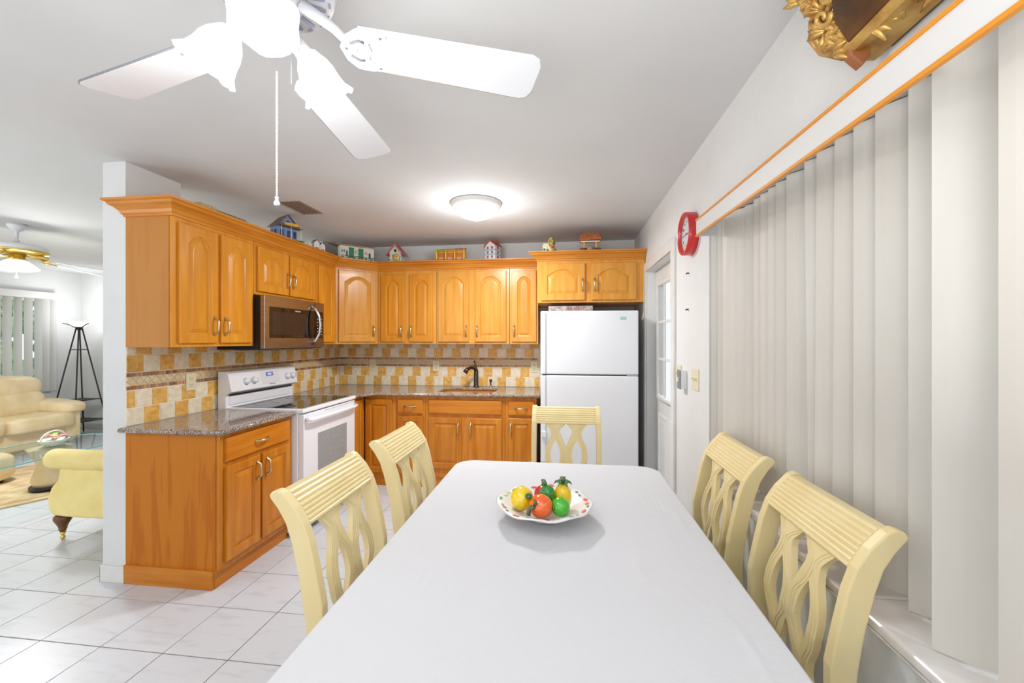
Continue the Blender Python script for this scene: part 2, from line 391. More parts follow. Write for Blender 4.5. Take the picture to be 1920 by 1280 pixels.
def border(wall, P, U, N, length, single_diamonds):
    P = Vector(P); U = Vector(U); N = Vector(N); Z = Vector((0, 0, 1))
    f = lambda u, v, n: P+U*u+Z*v+N*n
    m = MB(); k = 0
    m.obox(P, U, N, 0, length, 1.126, 1.230, 0, .004)
    m.build('border_bed', BORDER, wall)
    MB().obox(P, U, N, 0, length, .914, 1.126, 0, .0045).obox(P, U, N, 0, length, 1.230, 1.386, 0, .0045).build('grout_bed', M('pale_wall_grout', (238, 230, 212), .8) if 'pale_wall_grout' not in bpy.data.materials else bpy.data.materials['pale_wall_grout'], wall)
    sq = MB(); tr = MB(); dm = MB(); p = .0244; n = int(length/p)
    for z in (1.129, 1.2055):
        for k in range(n):
            u = k*p+.0012; j = random.uniform(-.0006, .0006)
            sq.obox(P, U, N, u, u+p-.0048, z+j, z+.0215+j, .004, .0078)
    stuff(sq.build('mosaic_squares', MOSA, wall))
    q = .0495; h = .0225; zc = 1.178; n = int(length/q); d0 = None; cache = []
    for k in range(n):
        uc = (k+.5)*q; pts = [(uc-h, zc), (uc, zc-h), (uc+h, zc), (uc, zc+h)]
        if single_diamonds and k < 30:
            if d0 is None:
                mm = MB(); mm.strip([[U*a+Z*b+N*.004 for a, b in ((-h, 0), (0, -h), (h, 0), (0, h))], [U*a+Z*b+N*.0078 for a, b in ((-h, 0), (0, -h), (h, 0), (0, h))]], cap1=True)
                d0 = mm.build('diamond_tile', DIAM, wall); o = d0
            else: o = d0.copy(); COL.objects.link(o)
            o.location = P+U*uc+Z*zc
        else: dm.strip([[f(a, b, .004) for a, b in pts], [f(a, b, .0078) for a, b in pts]], cap1=True)
        if k < n-1:
            for sgn in (1, -1):
                t = [(uc+q/2-.02, zc+sgn*.0245), (uc+q/2+.02, zc+sgn*.0245), (uc+q/2, zc+sgn*.004)]
                tr.strip([[f(a, b, .004) for a, b in t], [f(a, b, .0074) for a, b in t]], cap1=True)
    stuff(tr.build('border_triangles', TRIA, wall))
    if dm.v: stuff(dm.build('border_diamonds', DIAM, wall))
border(wl, (0, -2.338, 0), (0, 1, 0), (1, 0, 0), 2.33, True)
border(wb, (.008, 0, 0), (1, 0, 0), (0, -1, 0), 2.29, False)

# door on the right wall
dr = struct(MB().box(3.375, 3.415, -1.55, -1.45, .01, 2.03).box(3.375, 3.415, -.765, -.645, .01, 2.03).box(3.375, 3.415, -1.45, -.765, .01, .945).box(3.375, 3.415, -1.45, -.765, 1.895, 2.03).build('door_1', TRIM, bevel=.003))
fm = MB()
y0, y1, z0, z1 = -1.44, -.775, .955, 1.885
for a in ((y0-.03, y0, z0-.03, z1+.03), (y1, y1+.03, z0-.03, z1+.03), (y0, y1, z0-.03, z0), (y0, y1, z1, z1+.03)): fm.box(3.358, 3.375, *a)
fm.build('glazing_frame', TRIM, dr, bevel=.004)
mu = MB()
for k in (1, 2):
    y = y0+(y1-y0)*k/3; mu.box(3.362, 3.375, y-.011, y+.011, z0, z1)
    z = z0+(z1-z0)*k/3; mu.box(3.363, 3.375, y0, y1, z-.011, z+.011)
mu.build('muntin_bars', TRIM, dr, bevel=.002)
PANEG = pane('door_pane_glass', (248, 250, 250))
for a in range(3):
    for b in range(3):
        ya, yb = y0+(y1-y0)*a/3+.011, y0+(y1-y0)*(a+1)/3-.011; za, zb = z0+(z1-z0)*b/3+.011, z0+(z1-z0)*(b+1)/3-.011
        MB().box(3.368, 3.3745, ya, yb, za, zb).build('door_pane', PANEG, dr)
for ya, yb in ((-1.42, -1.13), (-1.06, -.77)):
    m = MB(); L = lambda i, x: [(x, ya+i, .2+i), (x, yb-i, .2+i), (x, yb-i, .80-i), (x, ya+i, .80-i)]
    m.strip([L(0, 3.375), L(.006, 3.366), L(.03, 3.366), L(.045, 3.372), L(.06, 3.368)], cap1=True); m.build('raised_panel', TRIM, dr)
MB().lathe((0, 0, 0), [(0, -.06), (.02, -.058), (.026, -.045), (.02, -.03), (.01, -.028), (.01, 0), (.026, .001)], 16, M4=Matrix.Translation((3.372, -1.49, .98)) @ Matrix.Rotation(pi/2, 4, 'Y')).build('door_knob', CHROME, dr)
struct(MB().box(XW-.018, XW, -1.63, -1.55, 0, 2.11).box(XW-.018, XW, -1.55, -.642, 2.035, 2.11).box(XW-.018, XW, -.642, -.6, 0, 2.11)
       .box(XW, 3.375, -1.55, -1.53, 0, 2.035).build('trim_1', TRIM, bevel=.004))

# right window behind the blinds
wn = struct(MB().box(3.43, 3.48, -4.25, -4.2, .76, 2.03).box(3.43, 3.48, -2.3, -2.25, .76, 2.03).box(3.43, 3.48, -4.2, -2.3, .76, .82).box(3.43, 3.48, -4.2, -2.3, 1.97, 2.03)
            .box(3.43, 3.48, -3.28, -3.22, .82, 1.97).box(3.435, 3.475, -4.2, -2.3, 1.40, 1.44).build('window_1', TRIM, bevel=.003))
for ya, yb in ((-4.2, -3.28), (-3.22, -2.3)):
    for za, zb in ((.82, 1.40), (1.44, 1.97)): MB().box(3.452, 3.456, ya, yb, za, zb).build('window_pane', GLASSM, wn)
sl = struct(MB().box(3.262, 3.43, -4.25, -2.25, .756, .7575).build('sill_bed', TRIM))
sl.name = 'window_sill_bed'
k = 0; y = -4.25
while y < -2.26:
    b = min(y+.305, -2.251)
    MB().box(3.262, 3.429, y+.001, b-.001, .7575, .785).build('sill_tile', MARBLE, sl, bevel=.008, seg=3); y += .305
# living room window
w2 = struct(MB().box(XL-.12, XL-.06, -2.2, -2.14, .62, 2.06).box(XL-.12, XL-.06, .84, .9, .62, 2.06).box(XL-.12, XL-.06, -2.14, .84, .62, .68).box(XL-.12, XL-.06, -2.14, .84, 2.0, 2.06)
            .box(XL-.12, XL-.06, -.66, -.62, .68, 2.0).build('window_2', TRIM, bevel=.003))
for ya, yb in ((-2.14, -.66), (-.62, .84)): MB().box(XL-.092, XL-.088, ya, yb, .68, 2.0).build('window_pane', GLASSM, w2)
# outdoors
struct(MB().box(3.5, 9, -9, 3, -.2, -.1).box(-11, XL-.15, -9, 5, -.2, -.1).build('ground', PATIO))
struct(MB().box(5.6, 5.75, -9, -1.6, -.1, 2.1).build('neighbour_wall', LAV))
hd = MB()
for k in range(260):
    hd.blob((-8.3+random.uniform(-.5, .5), random.uniform(-5, 4), random.uniform(.0, 2.6)), (random.uniform(.15, .35),)*3, 6, 4)
o = stuff(hd.build('hedge', LEAFM)); o['label'] = 'green hedge outside the living room window'; o['category'] = 'hedge'

# ---------------- cabinets ----------------
Z3 = Vector((0, 0, 1))
def loop_pts(w, h, ins, arch, n=20, u0=0, v0=0):
    """closed loop: rectangle inset by ins, top edge curved by arch"""
    pts = [(u0+ins, v0+ins), (u0+w-ins, v0+ins)]
    for k in range(n+1):
        t = 1-k/n; u = u0+ins+(w-2*ins)*t
        sh = .05; tt = min(max((t-sh)/(1-2*sh), 0), 1); v = v0+h-ins-arch+arch*((1-abs(2*tt-1)**2.3) if 0 < tt < 1 else 0)
        pts.append((u, v))
    return pts
def cab_door(par, P, U, N, w, h, arch=0, stile=.055, mat=None, hmat=None, handle=None, t=.019, name='cabinet_door'):
    P, U, N = Vector(P), Vector(U), Vector(N)
    f = lambda pts, n: [P+U*u+Z3*v+N*n for u, v in pts]
    m = MB(); R0 = lambda ins: loop_pts(w, h, ins, 0)
    A = lambda ins: loop_pts(w, h, ins, arch)
    m.strip([f(R0(0), 0), f(R0(0), t-.004), f(R0(.004), t), f(A(stile), t), f(A(stile+.004), t-.006), f(A(stile+.010), t-.008)])
    o = m.build(name, mat or WD, par)
    p = MB(); p.strip([f(A(stile+.009), t-.009), f(A(stile+.013), t-.008), f(A(stile+.034), t-.001), f(A(stile+.037), t-.0005)], cap1=True)
    p.build('raised_panel', mat or WD, o)
    if handle: pull(o, P+U*handle[0]+Z3*handle[1]+N*t, U, N, handle[2])
    return o
def drawer_front(par, P, U, N, w, h, mat, handle=True, t=.019):
    P, U, N = Vector(P), Vector(U), Vector(N)
    f = lambda i, n: [P+U*u+Z3*v+N*n for u, v in ((i, i), (w-i, i), (w-i, h-i), (i, h-i))]
    o = MB().strip([f(0, 0), f(0, t-.006), f(.006, t), f(.012, t)], cap1=True).build('drawer_front', mat, par)
    if handle: pull(o, P+U*w/2+Z3*h/2+N*t, U, N, 'h')
    return o
def pull(par, P, U, N, d):
    D = Vector(U) if d == 'h' else Z3.copy(); P = Vector(P); N = Vector(N); m = MB()
    pts = [(-.062, .002), (-.054, .004), (-.046, .008), (-.04, .024), (-.03, .029), (0, .031), (.03, .029), (.04, .024), (.046, .008), (.054, .004), (.062, .002)]
    m.tube([P+D*a+N*b for a, b in pts], [.004, .008, .007, .0065, .007, .0078, .007, .0065, .007, .008, .004], 8)
    return m.build('bar_pull', BRASS, par)
UX, UY = (1, 0, 0), (0, 1, 0)
LN = (1, 0, 0); BN = (0, -1, 0)     # outward normals of left run / back run
ZU0, ZU1 = 1.383, 2.149
g_up = 'wall cabinets around the kitchen'
# left run uppers
c = thing('wall_cabinet', 'tall two-door maple wall cabinet with exposed end panel at the wall end', 'cabinet', (.15, -2.02, ZU0))
MB().box(.002, .305, -2.334, -1.703, ZU0, ZU1).build('cabinet_body', WD, c, bevel=.0015)
MB().box(.0, .285, -2.338, -2.334, ZU0, ZU1).build('end_panel', PANELU, c)
cab_door(c, (.305, -2.305, 1.404), UY, LN, .27, .715, .055, handle=(.243, .11, 'v'))
cab_door(c, (.305, -2.005, 1.404), UY, LN, .27, .715, .055, handle=(.027, .11, 'v'))
c = thing('wall_cabinet', 'short two-door maple wall cabinet directly above the microwave', 'cabinet', (.15, -1.32, 1.76))
MB().box(.002, .305, -1.699, -.944, 1.76, ZU1).build('cabinet_body', WD, c, bevel=.0015)
cab_door(c, (.305, -1.675, 1.785), UY, LN, .345, .335, .05, handle=(.318, .12, 'v'))
cab_door(c, (.305, -1.313, 1.785), UY, LN, .345, .335, .05, handle=(.027, .12, 'v'))
c = thing('wall_cabinet', 'narrow single-door maple wall cabinet between microwave and corner cabinet', 'cabinet', (.15, -.78, ZU0))
MB().box(.002, .305, -.940, -.612, ZU0, ZU1).build('cabinet_body', WD, c, bevel=.0015)
cab_door(c, (.305, -.905, 1.404), UY, LN, .26, .715, .055)
# diagonal
c = thing('corner_wall_cabinet', 'diagonal single-door maple wall cabinet in the corner', 'cabinet', (.25, -.25, ZU0))
MB().prism([(.002, -.002), (.002, -.608), (.305, -.608), (.608, -.305), (.608, -.002)], 'z', ZU0, ZU1).build('cabinet_body', WL, c, bevel=.0015)
d = Vector((1, 1, 0)).normalized(); nn = Vector((1, -1, 0)).normalized()
cab_door(c, Vector((.305, -.608, 1.404))+d*.028, d, nn, .372, .722, .055, mat=WL, handle=(.345, .11, 'v'))
# back uppers
def back_up(x0, x1, doors, label, mats, arch=.05):
    c = thing('wall_cabinet', label, 'cabinet', ((x0+x1)/2, -.15, ZU0))
    MB().box(x0+.002, x1-.002, -.305, -.002, ZU0, ZU1).build('cabinet_body', WL, c, bevel=.0015)
    for (a, b, hs, top) in doors:
        cab_door(c, (a, -.305, 1.404), UX, BN, b-a, top-1.404, arch, mat=mats, handle=((b-a-.025) if hs == 'r' else .025, .11, 'v'))
    return c
back_up(.610, 1.245, [(.649, .901, 'r', 2.105), (.959, 1.211, 'l', 2.105)], 'pair-door maple wall cabinet beside the corner cabinet, darker doors', WD, .045)
back_up(1.245, 2.013, [(1.268, 1.594, 'r', 2.128), (1.656, 1.98, 'l', 2.128)], 'widest two-door maple wall cabinet above the sink', WL, .055)
back_up(2.013, 2.305, [(2.038, 2.285, 'l', 2.122)], 'narrow single-door maple wall cabinet left of the refrigerator', WL, .05)
c = thing('wall_cabinet', 'deep two-door maple cabinet above the refrigerator, taller crown', 'cabinet', (2.8, -.3, 1.77))
MB().box(2.312, 3.288, -.61, -.002, 1.77, 2.165).build('cabinet_body', WL, c, bevel=.0015)
cab_door(c, (2.352, -.61, 1.79), UX, BN, .40, .34, .05, mat=WL, handle=(.375, .14, 'v'))
cab_door(c, (2.812, -.61, 1.79), UX, BN, .40, .34, .05, mat=WL, handle=(.025, .14, 'v'))
# crown mouldings
CP = [(0, 0), (.008, 0), (.010, .012), (.018, .018), (.024, .034), (.040, .052), (.058, .062), (.062, .074), (.076, .080), (.078, .092), (0, .092)]
def crown(name, path, z, prof, label, mat):
    n = len(path); loops = []
    for i, p in enumerate(path):
        p = Vector((*p, 0)); 
        def nrm(a, b): t = (Vector((*b, 0))-Vector((*a, 0))).normalized(); return Vector((t.y, -t.x, 0))
        if i == 0: q = nrm(path[0], path[1]); e = -(Vector((*path[1], 0))-p).normalized(); off = q+e
        elif i == n-1: q = nrm(path[-2], path[-1]); off = q
        else:
            a, b = nrm(path[i-1], path[i]), nrm(path[i], path[i+1]); off = (a+b)/(1+a.dot(b))
        loops.append([p+off*o_+Z3*(z+u_) for o_, u_ in prof])
    m = MB().strip(loops, cap0=True, cap1=True); o = m.build(name, mat)
    return single(o, label, 'moulding', (path[0][0], path[0][1], z))
crown('crown_moulding', [(.002, -2.338), (.305, -2.338), (.305, -.61), (.61, -.305), (2.309, -.305)], 2.147, CP, 'long maple crown moulding along the tops of the lower wall cabinets', WDH)
crown('crown_moulding', [(2.312, -.612), (3.29, -.612)], 2.158, [(a, b*.85) for a, b in CP], 'short maple crown moulding on the cabinet above the refrigerator', WDH)
# dust lid behind the crown so the decor has something to stand on
for nm, bx, lb in (('cabinet_top_board', (.004, .30, -2.33, -.61, 2.15, 2.239), 'maple board closing the top of the left wall cabinets'),
                   ('cabinet_top_board', (.004, 2.30, -.60, -.004, 2.15, 2.239), 'maple board closing the top of the back wall cabinets'),
                   ('cabinet_top_board', (2.314, 3.288, -.608, -.004, 2.166, 2.236), 'maple board closing the top of the refrigerator cabinet')):
    if bx[1] == 2.30:
        o = MB().prism([(.004, -.004), (.004, -.608), (.304, -.608), (.606, -.302), (2.30, -.302), (2.30, -.004)], 'z', 2.15, 2.239).build(nm, WDH)
    else: o = MB().box(*bx).build(nm, WDH)
    single(o, lb, 'board', (bx[0], bx[2], bx[4]))

# base cabinets
ZB = .884
c = thing('base_cabinet', 'freestanding-end maple base cabinet with drawer and two doors beside the white range', 'cabinet', (.3, -2.02, 0))
MB().box(.004, .61, -2.334, -1.712, .105, ZB).build('cabinet_body', WB, c, bevel=.0015)
MB().box(.0, .585, -2.338, -2.334, .105, ZB).build('end_panel', PANEL, c)
MB().box(.0, .575, -2.352, -2.336, .0, .108).box(.565, .578, -2.336, -1.712, 0, .105).build('toe_kick', WBH, c, bevel=.002)
drawer_front(c, (.61, -2.305, .72), UY, LN, .555, .137, WBH)
cab_door(c, (.61, -2.305, .142), UY, LN, .268, .55, 0, mat=WB, handle=(.235, .46, 'v'), stile=.05)
cab_door(c, (.61, -2.018, .142), UY, LN, .268, .55, 0, mat=WB, handle=(.033, .46, 'v'), stile=.05)
c = thing('base_cabinet', 'narrow maple base cabinet squeezed between range and corner', 'cabinet', (.3, -.77, 0))
MB().box(.004, .61, -.935, -.612, .105, ZB).build('cabinet_body', WB, c, bevel=.0015)
MB().box(.3, .575, -.935, -.612, 0, .105).build('toe_kick', WBH, c)
cab_door(c, (.61, -.92, .13), UY, LN, .25, .72, 0, mat=WB, stile=.045)
def back_base(x0, x1, label, doors, drawers):
    c = thing('base_cabinet', label, 'cabinet', ((x0+x1)/2, -.3, 0))
    MB().box(x0+.001, x1-.001, -.61, -.004, .105, ZB).build('cabinet_body', WB, c, bevel=.0015)
    MB().box(x0+.001, x1-.001, -.60, -.585, 0, .105).build('toe_kick', WBH, c)
    for a, b, z0, z1, hs in doors:
        hd = {'r': (b-a-.028, z1-z0-.1, 'v'), 'l': (.028, z1-z0-.1, 'v'), '': None}[hs]
        cab_door(c, (a, -.61, z0), UX, BN, b-a, z1-z0, 0, mat=WB, handle=hd, stile=.05)
    for a, b, z0, z1, hd in drawers: drawer_front(c, (a, -.61, z0), UX, BN, b-a, z1-z0, WBH, hd)
back_base(.615, .935, 'full-height one-door maple base cabinet in the inner corner', [(.63, .898, .13, .846, '')], [])
back_base(.935, 1.235, 'maple base cabinet with a drawer left of the sink cabinet', [(.957, 1.21, .13, .69, '')], [(.957, 1.21, .717, .85, True)])
back_base(1.235, 2.01, 'wide maple sink base cabinet with false drawer front', [(1.268, 1.593, .192, .68, 'r'), (1.657, 1.98, .192, .68, 'l')], [(1.268, 1.98, .719, .85, False)])
back_base(2.01, 2.305, 'maple base cabinet with a drawer beside the refrigerator', [(2.04, 2.283, .13, .69, 'l')], [(2.04, 2.283, .717, .85, True)])

# countertops
me = flat([[(-.012, -2.375), (.65, -2.375), (.65, -1.712), (.009, -1.712), (.009, -2.338), (-.012, -2.34)]], .015, .0125)
me.transform(Matrix.Translation((0, 0, .899)))
single(link(me, 'countertop', GRAN), 'speckled brown granite countertop left of the range, rounded front corner', 'countertop', (.3, -2.03, .884))
hole = []
for cx, cyy, a0 in ((1.83, -.19, 0), (1.36, -.19, 90), (1.36, -.47, 180), (1.83, -.47, 270)):
    for k in range(6): a = R(a0+k*18); hole.append((cx+.05*cos(a), cyy+.05*sin(a)))
me = flat([[(.009, -.009), (.009, -.938), (.65, -.938), (.65, -.79), (.77, -.65), (2.34, -.65), (2.34, -.009)], hole[::-1]], .015, .0125)
me.transform(Matrix.Translation((0, 0, .899)))
ct = single(link(me, 'countertop', GRAN), 'long L-shaped speckled granite countertop holding the sink', 'countertop', (1.5, -.3, .884))
s = MB()
def hl(sc, z, cx=1.595, cy=-.33): return [(cx+(x-cx)*sc, cy+(y-cy)*sc, z) for x, y in hole]
s.strip([hl(1.04, .882), hl(1.0, .882), hl(.98, .87), hl(.93, .72), hl(.8, .705)], cap1=True, smooth=True)
sk = s.build('sink', M('satin_steel', (205, 206, 208), .35, .7)); single(sk, 'undermount stainless steel sink set in the granite', 'sink', (1.595, -.33, .705))
# faucet
f = thing('faucet', 'dark bronze single-handle faucet behind the sink', 'faucet', (1.62, -.085, .914))
F = Vector((1.62, -.085, .914))
MB().lathe(F, [(.0, 0), (.031, 0), (.031, .008), (.026, .014), (.025, .05), (.024, .16), (.02, .19), (.0, .195)], 20).build('faucet_body', BRONZE, f)
MB().tube([F+Vector(p) for p in ((0, 0, .17), (-.01, -.03, .20), (-.035, -.075, .215), (-.07, -.12, .2), (-.088, -.14, .17))], [.018, .016, .015, .02, .027], 12).build('spout', BRONZE, f)
MB().tube([F+Vector(p) for p in ((.002, 0, .18), (-.004, 0, .215), (-.014, .01, .26), (-.022, .015, .285))], [.014, .011, .009, .008], 10).build('lever_handle', BRONZE, f)
f = thing('soap_dispenser', 'small bronze soap dispenser right of the faucet', 'dispenser', (1.78, -.09, .914))
F = Vector((1.78, -.09, .914))
MB().lathe(F, [(.0, 0), (.018, 0), (.018, .006), (.011, .01), (.011, .06), (0, .062)], 14).build('dispenser_base', CHROME, f)
MB().lathe(F, [(0, .058), (.013, .06), (.016, .075), (.013, .088), (0, .092)], 14).tube([F+Vector((0, 0, .075)), F+Vector((0, -.045, .07))], .006, 8).build('pump_head', BRONZE, f)

# outlets and switches
def plate(name, P, U, N, w, h, label, kind, mat=ALM, cat='outlet', group=None, t=.006):
    P, U, N = Vector(P), Vector(U), Vector(N)
    c = thing(name, label, cat, P, group)
    MB().obox(P, U, N, -w/2, w/2, -h/2, h/2, 0, t).build('cover_plate', mat, c, bevel=.002)
    if kind == 'outlet':
        for v in (.022, -.022):
            s_ = MB().obox(P, U, N, -.016, .016, v-.014, v+.014, t, t+.003).build('socket', mat, c, bevel=.003)
            MB().obox(P, U, N, -.008, -.005, v-.004, v+.008, t+.003, t+.0035).obox(P, U, N, .005, .008, v-.004, v+.008, t+.003, t+.0035).obox(P, U, N, -.002, .002, v-.011, v-.007, t+.003, t+.0035).build('slot', ALMD, s_)
    else:
        for u in kind:
            MB().obox(P, U, N, u-.005, u+.005, -.012, .012, t, t+.002).obox(P, U, N, u-.004, u+.004, -.002, .01, t, t+.012).build('toggle', mat, c)
    return c
go = None
plate('wall_outlet', (.008, -1.918, 1.137), UY, LN, .074, .118, 'almond wall outlet on the left backsplash beside the range', 'outlet')
plate('wall_outlet', (.41, -.008, 1.14), UX, BN, .074, .118, 'almond wall outlet nearest the corner on the back backsplash', 'outlet')
plate('wall_outlet', (1.15, -.008, 1.135), UX, BN, .074, .118, 'almond wall outlet just left of the faucet', 'outlet')
plate('wall_outlet', (2.242, -.008, 1.135), UX, BN, .074, .118, 'almond wall outlet beside the refrigerator', 'outlet')
plate('light_switch', (XW, -1.70, 1.205), (0, -1, 0), (-1, 0, 0), .115, .118, 'almond double switch plate nearest the white door', (-.023, .023), cat='switch')
plate('light_switch', (XW, -2.04, 1.203), (0, -1, 0), (-1, 0, 0), .115, .118, 'almond double switch plate nearest the window', (-.023, .023), cat='switch')
c = thing('switch_box', 'small surface-mounted grey steel switch box between two almond plates', 'switch', (XW, -1.84, 1.185))
MB().box(XW-.035, XW, -1.87, -1.80, 1.13, 1.24).build('box_body', WHITEP, c, bevel=.002)
MB().box(XW-.039, XW-.035, -1.872, -1.798, 1.127, 1.243).build('face_plate', GREYM, c, bevel=.001)
MB().box(XW-.047, XW-.039, -1.842, -1.828, 1.172, 1.198).build('toggle', WHITEP, c)
for y, z, l in ((-1.911, 1.821, 'small screw hook high on the wall under the red clock'), (-1.90, 1.607, 'small screw head on the wall above the switches')):
    o = MB().tube([(XW, y, z), (XW-.012, y, z), (XW-.016, y, z-.006)], .004, 8).build('wall_screw', BRONZE); single(o, l, 'screw', (XW, y, z))

# ---------------- range ----------------
r = thing('range', 'white freestanding electric range with black glass cooktop', 'stove', (.35, -1.325, 0))
Y0, Y1 = -1.706, -.944
MB().box(.03, .655, Y0, Y1, .03, .895).build('range_body', WHITE, r, bevel=.004)
MB().box(.075, .70, Y0+.002, Y1-.002, .895, .925).build('cooktop_rim', WHITE, r, bevel=.008, seg=3)
g_ = MB().box(.10, .665, Y0+.035, Y1-.035, .925, .927).build('glass_cooktop', BLACK, r)
for bx, by, br in ((.25, -1.5, .09), (.25, -1.14, .075), (.5, -1.5, .075), (.5, -1.14, .1)):
    MB().lathe((bx, by, .9272), [(br-.003, 0), (br-.003, .0004), (br, .0004), (br, 0)], 32).build('burner_ring', SEAM, g_)
bk = MB().prism([(.02, .90), (.085, .90), (.085, 1.02), (.125, 1.035), (.135, 1.04), (.105, 1.175), (.09, 1.19), (.02, 1.19)], 'y', Y0, Y1).build('backguard', WHITE, r, bevel=.005)
MB().box(.085, .095, Y0+.03, Y1-.03, 1.008, 1.018).build('vent_slot', BLACKP, bk)
MB().box(.085, .092, Y0+.03, Y1-.03, .94, 1.002).build('lower_trim', WHITE, bk, bevel=.003)
MT = Matrix.Translation; tilt = math.atan2(.135-.105, .135)
def onpanel(y, z): return Vector((.135-(z-1.04)*(.03/.135), y, z))
for y in (-1.55, -1.47, -1.075, -1.005):
    p = onpanel(y, 1.105)
    kb = MB().lathe((0, 0, 0), [(.024, 0), (.026, .004), (.022, .012), (.020, .026), (.0, .028)], 18, M4=MT(p) @ Matrix.Rotation(pi/2-tilt, 4, 'Y'))
    o = kb.build('control_knob', WHITE, r); MB().lathe((0, 0, 0), [(.029, .0), (.029, .001), (0, .001)], 18, M4=MT(p) @ Matrix.Rotation(pi/2-tilt, 4, 'Y')).build('knob_dial', M('knob_dial_grey', (190, 192, 200), .4) if 'knob_dial_grey' not in bpy.data.materials else bpy.data.materials['knob_dial_grey'], o)
def tiltbox(m, y0, y1, z0, z1, d0, d1):
    n = Vector((cos(tilt), 0, sin(tilt)))
    vs = [onpanel(y, z)+n*d for d in (d0, d1) for z in (z0, z1) for y in (y0, y1)]
    return m.add(vs, [(0, 2, 3, 1), (4, 5, 7, 6), (0, 1, 5, 4), (2, 6, 7, 3), (0, 4, 6, 2), (1, 3, 7, 5)])
tiltbox(MB(), -1.385, -1.175, 1.07, 1.165, 0, .002).build('control_panel', WHITEP, r, bevel=.001)
tiltbox(MB(), -1.33, -1.245, 1.125, 1.158, .002, .003).build('clock_display', M('blue_display', (24, 40, 160), .2, emit=.5), r)
text('9:27', .024, onpanel(-1.288, 1.141)+Vector((.0038, 0, 0)), (pi/2-tilt, 0, pi/2), M('lit_digits', (190, 210, 255), .3, emit=1.2), r, 'display_digits')
text('Whirlpool', .017, onpanel(-1.27, 1.06)+Vector((.0012, 0, 0)), (pi/2-tilt, 0, pi/2), M('grey_print', (130, 134, 142), .4), r)
od = MB().box(.655, .695, Y0+.012, Y1-.012, .20, .885).build('oven_door', WHITE, r, bevel=.006, seg=3)
MB().box(.695, .697, -1.52, -1.10, .43, .715).build('oven_window', OVENG, od)
h = MB(); h.tube([(.70, Y0+.03, .845), (.735, Y0+.05, .845), (.742, Y0+.12, .845), (.742, Y1-.12, .845), (.735, Y1-.05, .845), (.70, Y1-.03, .845)], .016, 10, flat=.8); h.build('oven_handle', WHITE, od)
v_ = MB()
for k in range(16): v_.box(.6952, .6965, -1.42+k*.03, -1.405+k*.03, .872, .876)
v_.build('vent_slits', SEAM, od)
MB().box(.655, .69, Y0+.012, Y1-.012, .05, .19).build('storage_drawer', WHITE, r, bevel=.006)
# ---------------- microwave ----------------
m_ = thing('microwave', 'over-the-range stainless microwave with black window', 'microwave', (.2, -1.32, 1.353))
MB().box(.01, .355, -1.70, -.945, 1.353, 1.755).build('microwave_body', BLACKP, m_)
fp = MB().box(.355, .392, -1.70, -.945, 1.36, 1.755).build('front_frame', STEEL, m_, bevel=.004)
MB().box(.392, .394, -1.65, -.965, 1.44, 1.675).build('black_fascia', BLACK, m_)
MB().box(.394, .3945, -1.62, -1.21, 1.465, 1.64).build('door_window', M('window_mesh', (44, 36, 34), .1), m_)
MB().box(.3925, .394, -1.085, -1.081, 1.365, 1.75).build('door_gap', BLACKP, m_)
MB().tube([(.394, -1.125, 1.39), (.42, -1.118, 1.42), (.445, -1.105, 1.48), (.452, -1.10, 1.555), (.445, -1.105, 1.63), (.42, -1.118, 1.69), (.394, -1.125, 1.72)], .012, 10).build('door_handle', CHROME, m_)
kp = MB()
for a in range(6):
    for b in range(3): kp.box(.394, .3948, -1.055+b*.03, -1.043+b*.03, 1.47+a*.027, 1.475+a*.027)
kp.build('keypad_print', WHITEP, m_)
text('FRIGIDAIRE', .014, (.3946, -1.32, 1.657), (pi/2, 0, pi/2), WHITEP, m_)
MB().box(.08, .34, -1.62, -1.02, 1.345, 1.353).build('grease_filter', GREYM, m_)

# ---------------- refrigerator ----------------
c = thing('refrigerator', 'white top-freezer refrigerator beside the back door', 'refrigerator', (2.78, -.42, 0))
MB().box(2.36, 3.193, -.735, -.06, .02, 1.67).build('fridge_body', FRID, c, bevel=.006)
MB().box(2.37, 3.183, -.742, -.735, .1, 1.665).build('gasket', SEAM, c)
d1 = MB().box(2.354, 3.199, -.80, -.742, 1.122, 1.680).build('freezer_door', FRID, c, bevel=.012, seg=4)
d2 = MB().box(2.354, 3.199, -.80, -.742, .09, 1.112).build('fridge_door', FRID, c, bevel=.012, seg=4)
MB().box(2.356, 2.40, -.812, -.80, 1.125, 1.675).build('door_handle', FRID, d1, bevel=.006)
MB().box(2.356, 2.40, -.812, -.80, .35, 1.108).build('door_handle', FRID, d2, bevel=.006)
MB().box(3.10, 3.197, -.797, -.745, 1.111, 1.123).build('hinge', CHROME, c, bevel=.001)
MB().box(3.045, 3.095, -.802, -.80, 1.60, 1.625).build('badge', M('teal_badge', (150, 196, 200), .4), d1)
MB().box(2.362, 2.405, -.83, -.812, .57, .62).build('child_lock', WHITEP, c, bevel=.003)
MB().box(2.4, 3.15, -.72, -.68, .02, .09).build('toe_grille', GREYM, c)
b_ = thing('flat_carton', 'flat printed carton lying on top of the refrigerator', 'box', (2.6, -.45, 1.68))
MB().box(2.42, 2.82, -.66, -.3, 1.68, 1.735).build('carton', M('grey_carton', (176, 166, 160), .7, rgb2=(120, 110, 106), scale=40), b_)
text('HOT-ROMEY', .03, (2.66, -.6604, 1.708), (pi/2, 0, 0), M('red_print', (168, 30, 44), .6), b_)

